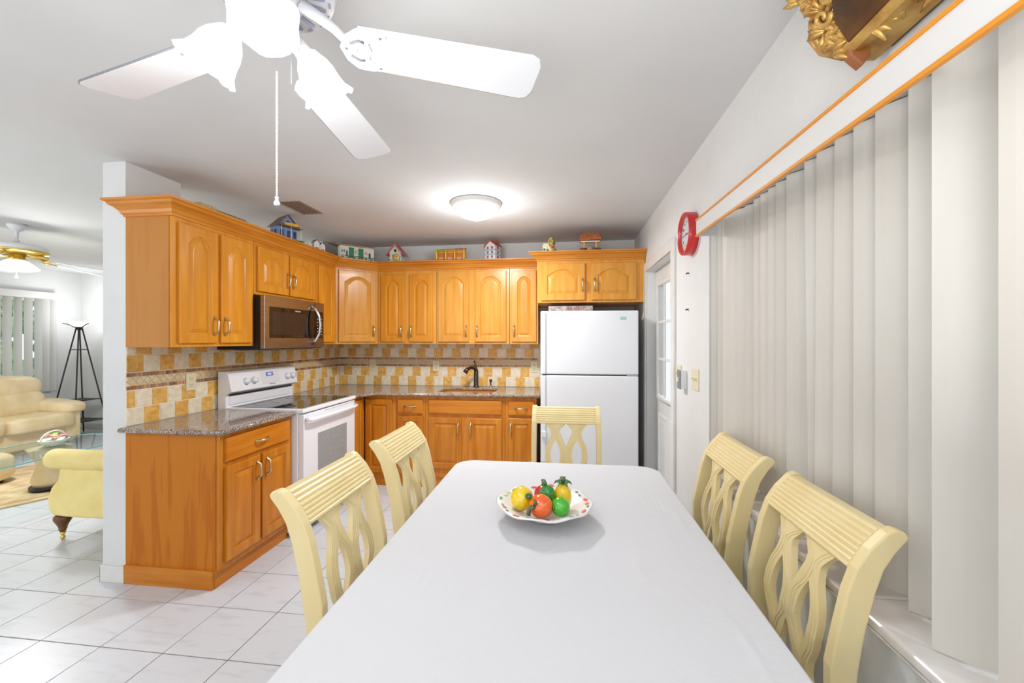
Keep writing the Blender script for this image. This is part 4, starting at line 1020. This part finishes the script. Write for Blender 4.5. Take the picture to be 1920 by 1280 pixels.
for nm, a, l, w_ in (('hour_hand', R(-5), .05, .003), ('minute_hand', R(185), .075, .002), ('second_hand', R(-100), .08, .0008)):
    du, dv = cos(a), sin(a); MB().add([dialpt(-w_*dv-.012*du, w_*du-.012*dv, .037), dialpt(w_*dv-.012*du, -w_*du-.012*dv, .037), dialpt(l*du+w_*dv*.4, l*dv-w_*du*.4, .037), dialpt(l*du-w_*dv*.4, l*dv+w_*du*.4, .037)], [(0, 1, 2, 3)]).build(nm, DARK, c)
MB().lathe((0, 0, 0), [(.103, .049), (.07, .052), (0, .053)], 36, M4=Mc).build('glass_cover', pane('clock_glass', (252, 252, 252)), c)

# ---------------- gilded frame ----------------
c = thing('gilded_frame', 'ornate carved gold mirror frame mounted above the blind valance', 'mirror', (3.25, -3.5, 2.10))
XA = XW-.002
MB().prism([(XA, 2.085), (3.20, 2.10), (3.17, 2.15), (3.16, 2.22), (3.19, 2.24), (XA, 2.24)], 'y', -4.4, -3.44).build('bottom_rail', GOLDD, c, bevel=.006)
MB().prism([(XA-.01, 2.083), (3.215, 2.088), (3.20, 2.10), (3.20, 2.11), (XA-.01, 2.10)], 'y', -4.4, -3.40).build('gold_fillet', GOLDF, c, bevel=.002)
MB().tube([(3.255, -3.345, 2.135), (3.215, -3.335, 2.165), (3.198, -3.33, 2.20), (3.205, -3.33, 2.25), (3.225, -3.335, 2.31), (3.235, -3.34, 2.42)], [.012, .02, .022, .02, .018, .018], 12).build('side_rail', GOLDF, c)
MB().box(3.22, XA, -3.50, -3.35, 2.13, 2.44).build('backing_board', GOLDD, c, bevel=.01)
MB().prism([(3.235, 2.055), (3.25, 2.075), (3.26, 2.115), (3.20, 2.115), (3.21, 2.08)], 'y', -3.435, -3.41).build('corner_drop', BROWN, c, bevel=.003)
rr = random.Random(11)
def scroll(P, U, V, s_, turns=1.3, rad=.010, flip=1, n=22):
    pts = []; rs = []
    for k in range(n):
        t_ = k/(n-1); a = flip*(t_*turns*2*pi); r_ = s_*(1-t_*.85); pts.append(Vector(P)+Vector(U)*(r_*cos(a)-s_*.0)+Vector(V)*r_*sin(a)); rs.append(rad*(1-.55*t_))
    return pts, rs
U_ = Vector((.25, -.95, -.15)).normalized(); V_ = Vector((-.35, 0, .94)).normalized(); N_ = U_.cross(V_)
if N_.x > 0: N_ = -N_
O_ = Vector((3.19, -3.44, 2.212))
k = 0
for (u, v, s_, tn, fl_) in [(-.02, -.04, .045, 1.2, 1), (.05, -.07, .035, 1.4, -1), (.10, -.03, .04, 1.2, 1), (-.07, .04, .045, 1.3, -1), (.0, .05, .05, 1.5, 1), (.08, .06, .045, 1.2, -1), (.16, .03, .04, 1.3, 1),
                          (-.08, -.03, .03, 1.2, 1), (-.05, .12, .04, 1.3, 1), (.05, .13, .045, 1.2, -1), (.14, .11, .04, 1.4, 1), (.22, .07, .035, 1.2, -1), (.01, -.10, .03, 1.3, 1), (-.05, -.09, .025, 1.2, -1), (.10, -.085, .026, 1.2, 1)]:
    P = O_+U_*u*.8+V_*v*.85+N_*(.004+rr.uniform(0, .02)); pts, rs = scroll(P, U_, V_, s_*.85, tn, .009, fl_)
    MB().tube(pts, rs, 8).build('carved_scroll', GOLDF, c)
for k in range(16):
    u, v = rr.uniform(-.04, .2), rr.uniform(-.12, .12); P = O_+U_*u+V_*v+N_*rr.uniform(.0, .03)
    pts, rs = scroll(P, U_, V_, rr.uniform(.022, .036), rr.uniform(.8, 1.4), .008, rr.choice((-1, 1))); MB().tube(pts, rs, 8).build('carved_scroll', GOLDF, c)
for k in range(40):
    u, v = rr.uniform(-.10, .24), rr.uniform(-.13, .15); P = O_+U_*u*.8+V_*v*.85+N_*.012; a = rr.uniform(0, 2*pi); d1_ = U_*cos(a)+V_*sin(a); d2_ = -U_*sin(a)+V_*cos(a); mm = MB()
    for q in (-.5, 0, .5):
        mm.tube([P, P+d1_*.02+d2_*q*.02+N_*.012, P+d1_*.045+d2_*q*.045+N_*.008], [.006, .009, .002], 6)
    mm.build('carved_leaf', GOLDF, c)

# ---------------- decor houses on top of the cabinets ----------------
ZT = 2.24
def pm(n_, c_, r_=.5): return bpy.data.materials.get(n_) or M(n_, c_, r_)
def gable(m, w, d, h, hr, ov=.01, t=.006, x=0, y=0, z=0):
    """roof slabs over ridge along local y"""
    m.add([], [])
    for s_ in (1, -1):
        a, b = (s_*(w/2+ov), h-ov*hr/(w/2)), (0, h+hr)
        m.prism([(x+a[0], z+a[1]), (x+b[0], z+b[1]), (x+b[0], z+b[1]+t*1.4), (x+a[0], z+a[1]+t*1.4)], 'y', y-d/2-ov, y+d/2+ov)
    return m
def house_body(w, d, h, hr): return MB().prism([(-w/2, 0), (w/2, 0), (w/2, h), (0, h+hr), (-w/2, h)], 'y', -d/2, d/2)
# blue shop house : front faces +x (room); local frame: gable front at -y, rotated
c = thing('model_house', 'blue clapboard toy house with brown gable roof above the microwave', 'ornament', (.24, -1.285, ZT), rz=R(62)); ROOT[c.name] = Vector((0, 0, 0))
w, d, h, hr = .15, .14, .13, .08
BL = M('blue_clapboard', (138, 164, 208), .6, rgb2=(110, 138, 190), scale=3, stretch=(1, 1, 60))
bo = house_body(w, d, h, hr).build('house_body', BL, c); BRF = pm('brown_shingle', (130, 98, 80), .7); DKB = pm('navy_window', (40, 44, 84), .3); WHT = pm('white_gloss_paint', (232, 232, 228)); YW = pm('yellow_sign_paint', (226, 178, 40)); GR = pm('green_paint', (40, 120, 64))
gable(MB(), w, d, h, hr, .014).build('roof', BRF, c)
for s_ in (-.035, .025):
    MB().box(-w/2-.003, -w/2, s_, s_+.028, .04, .09).build('house_window', DKB, c)
for x in (-.06, -.005, .045): MB().box(x, x+.024, -d/2-.003, -d/2, .03, .085).build('house_window', DKB, c)
MB().box(-.012, .012, -d/2-.003, -d/2, .135, .165).build('house_window', DKB, c)
MB().prism([(-w/2-.01, .11), (w/2+.02, .102), (w/2+.02, .108), (-w/2-.01, .116)], 'y', -d/2-.06, -d/2).build('porch_roof', BRF, c)
MB().box(-.055, .055, -d/2-.064, -d/2-.058, .115, .137).build('shop_sign', YW, c, bevel=.003)
for x in (-.075, 0, .08): MB().tube([(x, -d/2-.055, 0), (x, -d/2-.055, .105)], .003, 6).build('porch_post', WHT, c)
MB().box(-w/2-.02, w/2+.03, -d/2-.07, d/2+.005, 0, .006).build('base', GR, c)
# flat glass piece and tiny houses
o = MB().box(.29, .365, -2.21, -2.09, ZT, ZT+.028).build('glass_dish', M('amber_pressed_glass', (200, 186, 140), .15, rgb2=(160, 130, 80), scale=60), bevel=.006); single(o, 'small flat pressed glass dish on top of the cabinet end', 'dish', (.33, -2.15, ZT))
for nm, y, hh, lb in (('tiny_house', -.93, .075, 'tiny white house with dark roof and chimney stack'), ('tiny_house', -.84, .07, 'tiny white house with dark roof nearest the corner block')):
    c = thing(nm, lb+' on the cabinet top', 'ornament', (.30, y, ZT), rz=R(60)); ROOT[c.name] = Vector((0, 0, 0))
    house_body(.05, .05, hh, .022).build('house_body', WHT, c); gable(MB(), .05, .05, hh, .022, .005, .004).build('roof', pm('charcoal_roof', (70, 70, 74)), c)
    MB().box(-.012, .012, -.0265, -.025, .01, .03).build('house_window', pm('charcoal_roof', (70, 70, 74)), c)
    if y < -.9: MB().box(-.035, -.029, -.02, -.014, 0, .09).build('post', pm('grey_post', (150, 150, 150)), c)
# green long house with letters
c = thing('model_building', 'long green and white toy building with letters on its front', 'ornament', (.435, -.435, ZT), rz=R(45)); ROOT[c.name] = Vector((0, 0, 0))
GN = pm('emerald_paint', (24, 128, 88)); TR = pm('tan_roof', (196, 158, 108), .7); OR = pm('orange_paint', (216, 120, 50))
MB().box(-.17, .17, -.035, .04, 0, .135).build('house_body', pm('ivory_paint', (226, 226, 214)), c)
MB().prism([(-.06, .135), (.05, .167), (.05, .173), (-.06, .142)], 'x', -.18, .18).build('roof', TR, c, bevel=.002)
for x0, x1 in ((-.085, -.035), (.01, .06), ): MB().box(x0, x1, -.040, -.035, .02, .122).build('green_door', GN, c)
for x0, x1 in ((-.112, -.097), (.115, .135)): MB().box(x0, x1, -.0385, -.035, .03, .085).build('house_window', pm('charcoal_roof', (70, 70, 74)), c)
MB().box(-.18, .18, -.065, .045, 0, .006).build('base', GN, c)
mm = MB()
for k in range(18): x = -.165+k*.0194; mm.box(x, x+.003, -.06, -.057, .006, .035)
mm.box(-.168, .17, -.061, -.056, .033, .037); mm.build('railing', GN, c)
for k in range(6): MB().blob((-.15+k*.058, -.05, .014), (.012, .008, .012), 8, 6).build('potted_bush', OR if k % 3 == 0 else GR, c)
for ch_, x, mt in (('H', -.142, pm('emerald_letter', (10, 96, 66))), ('C', -.012, pm('crimson_paint', (170, 30, 60))), ('A', .085, OR)): text(ch_, .05, (x, -.0425, .078), (pi/2, 0, 0), mt, c, 'letter', ext=.001)
# birdhouse
c = thing('birdhouse', 'white birdhouse with pink gable roof and painted flowers', 'ornament', (.815, -.29, ZT)); ROOT[c.name] = Vector((0, 0, 0))
w, d, h, hr = .125, .10, .10, .075
house_body(w, d, h, hr).build('house_body', pm('mint_paint', (206, 222, 208)), c); gable(MB(), w, d, h, hr, .03, .008).build('roof', pm('pink_paint', (206, 110, 120)), c)
MB().lathe((0, 0, 0), [(0, .002), (.014, .002), (.014, 0)], 20, M4=MT((0, -d/2, .115)) @ Matrix.Rotation(pi/2, 4, 'X')).build('entrance_hole', pm('black_paint', (20, 20, 20)), c)
a_ = MB(); a_.lathe((0, 0, 0), [(0, .002), (.042, .002), (.042, 0)], 24, M4=MT((.01, -d/2-.0002, .045)) @ Matrix.Rotation(pi/2, 4, 'X')); a_.build('painted_arch', pm('straw_paint', (222, 196, 110)), c)
rr = random.Random(5)
for k in range(22):
    x, z = rr.uniform(-.058, .058), rr.uniform(.008, .07); MB().blob((x, -d/2-.003, z), (.006, .003, .006), 6, 4).build('flower', [GR, pm('pink_paint', (206, 110, 120)), YW, WHT][k % 4], c)
# yellow row house
c = thing('model_building', 'low yellow toy row of shops with three open bays', 'ornament', (1.405, -.31, ZT)); ROOT[c.name] = Vector((0, 0, 0))
YP = pm('yellow_paint', (238, 190, 70)); 
MB().box(-.15, .15, .02, .04, .006, .115).box(-.15, -.138, -.04, .02, .006, .10).box(-.055, -.043, -.04, .02, .006, .10).box(.04, .052, -.04, .02, .006, .105).box(.138, .15, -.04, .02, .006, .125).build('house_body', YP, c)
MB().prism([(-.05, .095), (.04, .122), (.04, .13), (-.05, .103)], 'x', -.155, -.045).build('roof', pm('lime_roof', (150, 176, 50)), c)
MB().prism([(-.05, .098), (.04, .124), (.04, .132), (-.05, .106)], 'x', -.045, .045).build('roof', pm('amber_roof', (226, 160, 40)), c)
MB().prism([(-.05, .102), (.04, .128), (.04, .136), (-.05, .11)], 'x', .045, .155).build('roof', pm('red_roof', (200, 84, 70)), c)
for x in (-.135, -.04, .055):
    MB().box(x, x+.075, .012, .02, .045, .085).build('shop_shelf', pm('orange_paint', (216, 120, 50)), c)
    MB().box(x+.01, x+.06, -.03, -.005, .006, .03).build('shop_counter', pm('pink_counter', (206, 150, 140)), c)
MB().box(-.155, .155, -.06, .045, 0, .006).build('base', pm('black_paint', (20, 20, 20)), c)
# tall townhouse
c = thing('model_house', 'tall pale blue and white toy townhouse with red roof', 'ornament', (1.84, -.30, ZT), rz=R(-25)); ROOT[c.name] = Vector((0, 0, 0))
house_body(.12, .10, .14, .045).build('house_body', pm('pale_paint', (214, 220, 226)), c); RB = pm('brick_roof', (176, 84, 66), .7)
gable(MB(), .12, .10, .14, .045, .012, .008).build('roof', RB, c); MB().box(.02, .038, -.01, .01, .15, .205).build('chimney', RB, c)
for z in (.045, .092): MB().box(-.064, .064, -.054, .054, z, z+.006).build('ledge', pm('teal_trim', (110, 160, 180)), c)
for z in (.012, .058, .105):
    for x in (-.035, .02):
        MB().box(x-.006, x+.018, -.053, -.05, z, z+.026).build('house_window', pm('rose_window', (176, 96, 100)), c)
    MB().box(.06, .063, -.015, .015, z, z+.026).build('house_window', pm('rose_window', (176, 96, 100)), c)
# yellow figurine cottage and clay-roof well
c = thing('cottage_figurine', 'small yellow ceramic cottage figurine with a steep turret', 'ornament', (2.43, -.60, ZT)); ROOT[c.name] = Vector((0, 0, 0))
YC = M('mottled_yellow_ceramic', (232, 216, 130), .3, rgb2=(120, 110, 60), scale=40)
MB().lathe((0.012, 0, 0), [(0, 0), (.045, 0), (.042, .03), (.034, .06), (.026, .085), (.03, .09)], 14).build('tower', YC, c)
MB().lathe((0.012, 0, 0), [(.042, .082), (.034, .105), (.022, .125), (.006, .142), (0, .144)], 14).build('turret_roof', YC, c)
MB().box(-.065, .0, -.04, .02, 0, .045).prism([(-.07, .045), (.0, .045), (-.01, .075), (-.055, .075)], 'y', -.045, .025).build('side_wing', pm('cream_ceramic', (226, 218, 180), .3), c)
for k, (x, z, mt) in enumerate(((-.05, .02, GR), (.03, .02, OR), (.05, .01, GR), (-.02, .012, pm('violet_paint', (120, 90, 140))), (.0, .1, OR), (.02, .04, pm('brick_roof', (176, 84, 66))), (-.03, .03, WHT))): MB().blob((x, -.042, z), (.012, .008, .011), 8, 6).build('ceramic_flower', mt, c)
c = thing('wishing_well_ornament', 'clay-tiled roof wishing well ornament on the refrigerator cabinet', 'ornament', (2.80, -.60, ZT)); ROOT[c.name] = Vector((0, 0, 0))
ORW = pm('ochre_wood', (220, 156, 66))
for x in (-.055, .055): MB().box(x-.009, x+.009, -.012, .012, 0, .085).build('post', ORW, c, bevel=.002)
MB().box(-.085, .085, -.03, .03, .082, .092).build('beam', WHT, c)
CLAY = M('orange_clay_tile', (216, 138, 84), .6, rgb2=(180, 96, 54), scale=60)
rf = MB()
nr, nc = 7, 12
for s_ in (-1, 1):
    for a in range(nr):
        t0_, t1_ = a/nr, (a+1.25)/nr; wd = .098-.042*a/nr
        ys = lambda t: s_*(.06*(1-t)); zs_ = lambda t: .092+.075*sin(min(t, 1)*pi/2)
        for b in range(nc):
            x = -wd+2*wd*(b+.5)/nc; rf.tube([(x, ys(t0_), zs_(t0_)+.004), (x, ys(min(t1_, 1)), zs_(t1_))], wd/nc*.95, 5, cap=True)
stuff(rf.build('clay_roof_tiles', CLAY, c))
MB().lathe((0, 0, 0), [(0, 0), (.03, 0), (.033, .03), (.03, .034), (.02, .034), (.018, .02), (0, .02)], 14).build('well_ring', M('stone_ceramic', (206, 170, 110), .6, rgb2=(130, 100, 66), scale=60), c)
for k, x in enumerate((-.075, -.045, .045, .078, -.06, .065)): MB().blob((x, -.025+.01*(k % 2), .014), (.02, .015, .016), 8, 6).build('bush', pm('brown_leaf', (110, 82, 50)) if k % 2 else pm('plum_leaf', (104, 66, 76)), c)

# ---------------- living room furniture ----------------
c = thing('floor_lamp', 'tall dark iron torchiere lamp with small shelves in the far corner', 'lamp', (-4.62, .86, 0))
LP = Vector((-4.62, .86, 0)); ZTOP = 1.60
for sx, sy in ((1, -1), (-1, -1), (1, 1), (-1, 1)):
    MB().tube([LP+Vector((sx*.235, sy*.235, 0)), LP+Vector((sx*.022, sy*.022, ZTOP))], .009, 8).build('leg', IRON, c)
for z in (.22, .53, 1.28):
    q = .235+(.022-.235)*z/ZTOP; MB().box(LP.x-q, LP.x+q, LP.y-q, LP.y+q, z-.006, z+.006).build('shelf', IRON, c, bevel=.002)
MB().lathe(LP, [(0, 1.57), (.03, 1.57), (.035, 1.60), (.05, 1.62), (0, 1.63)], 20).build('collar', IRON, c)
MB().lathe(LP, [(.035, 1.61), (.08, 1.635), (.13, 1.68), (.145, 1.70), (.14, 1.70), (.12, 1.675), (.0, 1.64)], 28).build('glass_shade', GLOWC, c)
for k in range(3):
    a = k*2.1; MB().tube([LP+Vector((cos(a)*r_, sin(a)*r_, z_)) for r_, z_ in ((.03, 1.6), (.07, 1.625), (.12, 1.655), (.17, 1.665))], .006, 6).build('shade_claw', IRON, c)
# sofa along the left wall facing +X
c = thing('sofa', 'cream leather sofa with pillow-top cushions beneath the living room window', 'sofa', (-4.4, -.7, 0))
def cush(nm, cx, cy, cz, sx, sy, sz, e=.45, M4=None, amp=.012, seed=0):
    def wp(p):
        q = noise.noise(Vector((p.x*4+seed, p.y*4, p.z*4)))*amp; return p*(1+q/max(p.length, .05))
    return MB().blob((cx, cy, cz), (sx, sy, sz), 36, 20, M4=M4, e=e, warp=wp).build(nm, LEATH, c)
MB().box(-4.85, -4.05, -2.0, .40, .06, .30).build('sofa_base', LEATH, c, bevel=.03, seg=4)
MB().box(-4.90, -4.62, -2.0, .42, .28, .80).build('back_frame', LEATH, c, bevel=.06, seg=5)
for k, y in enumerate((.02, -.68, -1.38)):
    cush('seat_cushion', -4.24, y-.02, .37, .32, .36, .10, .35, seed=k)
    cush('back_cushion', -4.52, y-.05, .58, .16, .37, .17, .5, seed=k+5, M4=rot('Y', -10))
    cush('head_pillow', -4.56, y-.05, .80, .17, .37, .155, .7, seed=k+9)
for y, s_ in ((.36, 1), (-1.95, 1)):
    MB().box(-4.75, -4.02, y-.09, y+.09, .08, .48).build('arm_panel', LEATH, c, bevel=.04, seg=4)
    cush('arm_pillow', -4.34, y, .53, .40, .15, .085, .6, seed=20+y, M4=rot('Y', 3))
for x, y in ((-4.1, .3), (-4.1, -1.9), (-4.8, .3), (-4.8, -1.9)): MB().box(x-.03, x+.03, y-.03, y+.03, 0, .07).build('foot', BLACKP, c)
# rug
o = MB().box(-.8, .8, -1.15, 1.15, 0, .014).build('rug', RUGM, bevel=.004); o.rotation_euler = (0, 0, R(-25)); o.location = (-2.795, -1.07, 0.0005)
o['label'] = 'beige patterned area rug under the glass coffee table'; o['category'] = 'rug'
bd = MB().box(-.75, .75, -1.10, -1.07, .0142, .0152).box(-.75, .75, 1.07, 1.10, .0142, .0152).box(.7, .73, -1.07, 1.07, .0142, .0152).box(-.73, -.7, -1.07, 1.07, .0142, .0152).build('rug_border', M('rug_border_brown', (188, 152, 104), .95), o)
# coffee table
c = thing('coffee_table', 'glass-top coffee table with clipped corners on the rug', 'table', (-2.15, -1.3, .016))
def oct_(x0, x1, y0, y1, k_): return [(x0+k_, y0), (x1-k_, y0), (x1, y0+k_), (x1, y1-k_), (x1-k_, y1), (x0+k_, y1), (x0, y1-k_), (x0, y0+k_)]
TG = pane('pale_green_glass', (246, 251, 250), 1.8)
MB().prism(oct_(-2.58, -1.78, -2.1, -.66, .16), 'z', .42, .432).build('glass_top', TG, c)
ov = oct_(-2.58, -1.78, -2.1, -.66, .16); MB().tube([(x, y, .426) for x, y in ov], .006, 6, closed=True).build('glass_edge', M('teal_glass_edge', (120, 186, 196), .1), c)
BKB = M('black_lacquer', (24, 22, 24), .25)
for y in (-1.75, -1.1): pd = MB().lathe((-2.3, y, 0), [(.0, .05), (.11, .05), (.13, .1), (.09, .25), (.13, .36), (.16, .405), (0, .42)], 24).build('pedestal', LEATH, c); MB().lathe((-2.3, y, 0), [(0, .016), (.14, .016), (.14, .05), (0, .052)], 24).build('pedestal_foot', BKB, pd)
# flower basket
B = Vector((-2.22, -1.13, .432))
c = thing('flower_basket', 'white woven basket of pink ceramic flowers on the glass table', 'flower basket', B)
MB().lathe(B, [(0, 0), (.06, 0), (.085, .03), (.105, .055), (.10, .057), (.08, .04), (0, .03)], 24).build('basket', M('white_wicker', (222, 226, 214), .6, rgb2=(180, 196, 180), scale=90), c)
MB().tube([B+Vector((.0, .1*cos(a), .05+.085*sin(a))) for a in [pi*k/14 for k in range(15)]], .007, 8).build('handle', M('white_porcelain', (232, 232, 226), .3), c)
rr = random.Random(8); PK = [pm('pink_petal', (232, 150, 160)), pm('peach_petal', (236, 176, 130)), pm('cream_petal', (240, 216, 180)), pm('leaf_green', (110, 150, 70))]
for k in range(22):
    a = rr.uniform(0, 2*pi); r_ = rr.uniform(0, .085); P = B+Vector((r_*cos(a), r_*sin(a), .068+.04*(1-r_/.09)+rr.uniform(0, .01))); mm = MB()
    for j in range(5): b = j*2*pi/5; mm.blob(P+Vector((.011*cos(b), .011*sin(b), 0)), (.013, .013, .008), 6, 4)
    mm.blob(P+Vector((0, 0, .004)), (.006, .006, .006), 6, 4); mm.build('flower' if k % 4 != 3 else 'leaf', PK[k % 4], c)
# yellow armchair (faces -X, side towards camera)
c = thing('armchair', 'pale yellow rolled-arm armchair on turned wooden legs, half hidden by the wall', 'armchair', (-.6, -1.55, 0))
def side(y0_, y1_, nm):
    out = [(-.95, .175), (-1.04, .18), (-1.075, .23), (-1.08, .30), (-1.05, .38), (-1.0, .43), (-.985, .48), (-.985, .52), (-.25, .52), (-.25, .175)]
    MB().prism(out, 'y', y0_, y1_, smooth=False).build(nm, YEL, c, bevel=.02, seg=4)
side(-1.97, -1.88, 'arm_panel'); side(-1.25, -1.16, 'arm_panel')
for y in (-1.93, -1.20):
    m = MB(); m.lathe((0, 0, 0), [(0, 0), (.05, .0), (.068, .012), (.07, .04), (.07, .84), (0, .86)], 28, M4=MT((-1.085, y, .575)) @ Matrix.Rotation(pi/2, 4, 'Y')); m.build('arm_roll', YEL, c)
MB().box(-1.03, -.25, -1.88, -1.25, .175, .36).build('seat_base', YEL, c, bevel=.02, seg=3)
MB().blob((-.68, -1.565, .42), (.36, .31, .085), 30, 12, e=.35).build('seat_cushion', YEL, c)
MB().blob((-.36, -1.565, .66), (.13, .42, .34), 30, 14, e=.45).build('backrest', YEL, c)
for x, y in ((-1.0, -1.93), (-1.0, -1.2), (-.42, -1.93), (-.42, -1.2)):
    lg = MB().lathe((x, y, 0), [(.0, .05), (.014, .05), (.02, .07), (.024, .075), (.022, .085), (.032, .11), (.05, .145), (.05, .165), (.04, .175), (0, .175)], 18).build('turned_leg', TURN, c)
    MB().lathe((x, y, 0), [(0, .055), (.016, .055), (.014, .04), (.008, .035), (.012, .025), (.015, .014), (.008, .0), (0, 0)], 12).build('brass_caster', GB, lg)
# leather ottoman
c = thing('ottoman', 'small cream leather ottoman at the left edge beyond the coffee table', 'ottoman', (-3.12, -1.22, .018))
MB().blob((-3.12, -1.22, .168), (.26, .3, .145), 28, 14, e=.5).build('ottoman_cushion', LEATH, c)
for x, y in ((-3.28, -1.4), (-3.28, -1.04), (-2.96, -1.4), (-2.96, -1.04)): MB().lathe((x, y, .018), [(0, 0), (.018, 0), (.018, .06), (0, .06)], 10).build('foot', BLACKP, c)
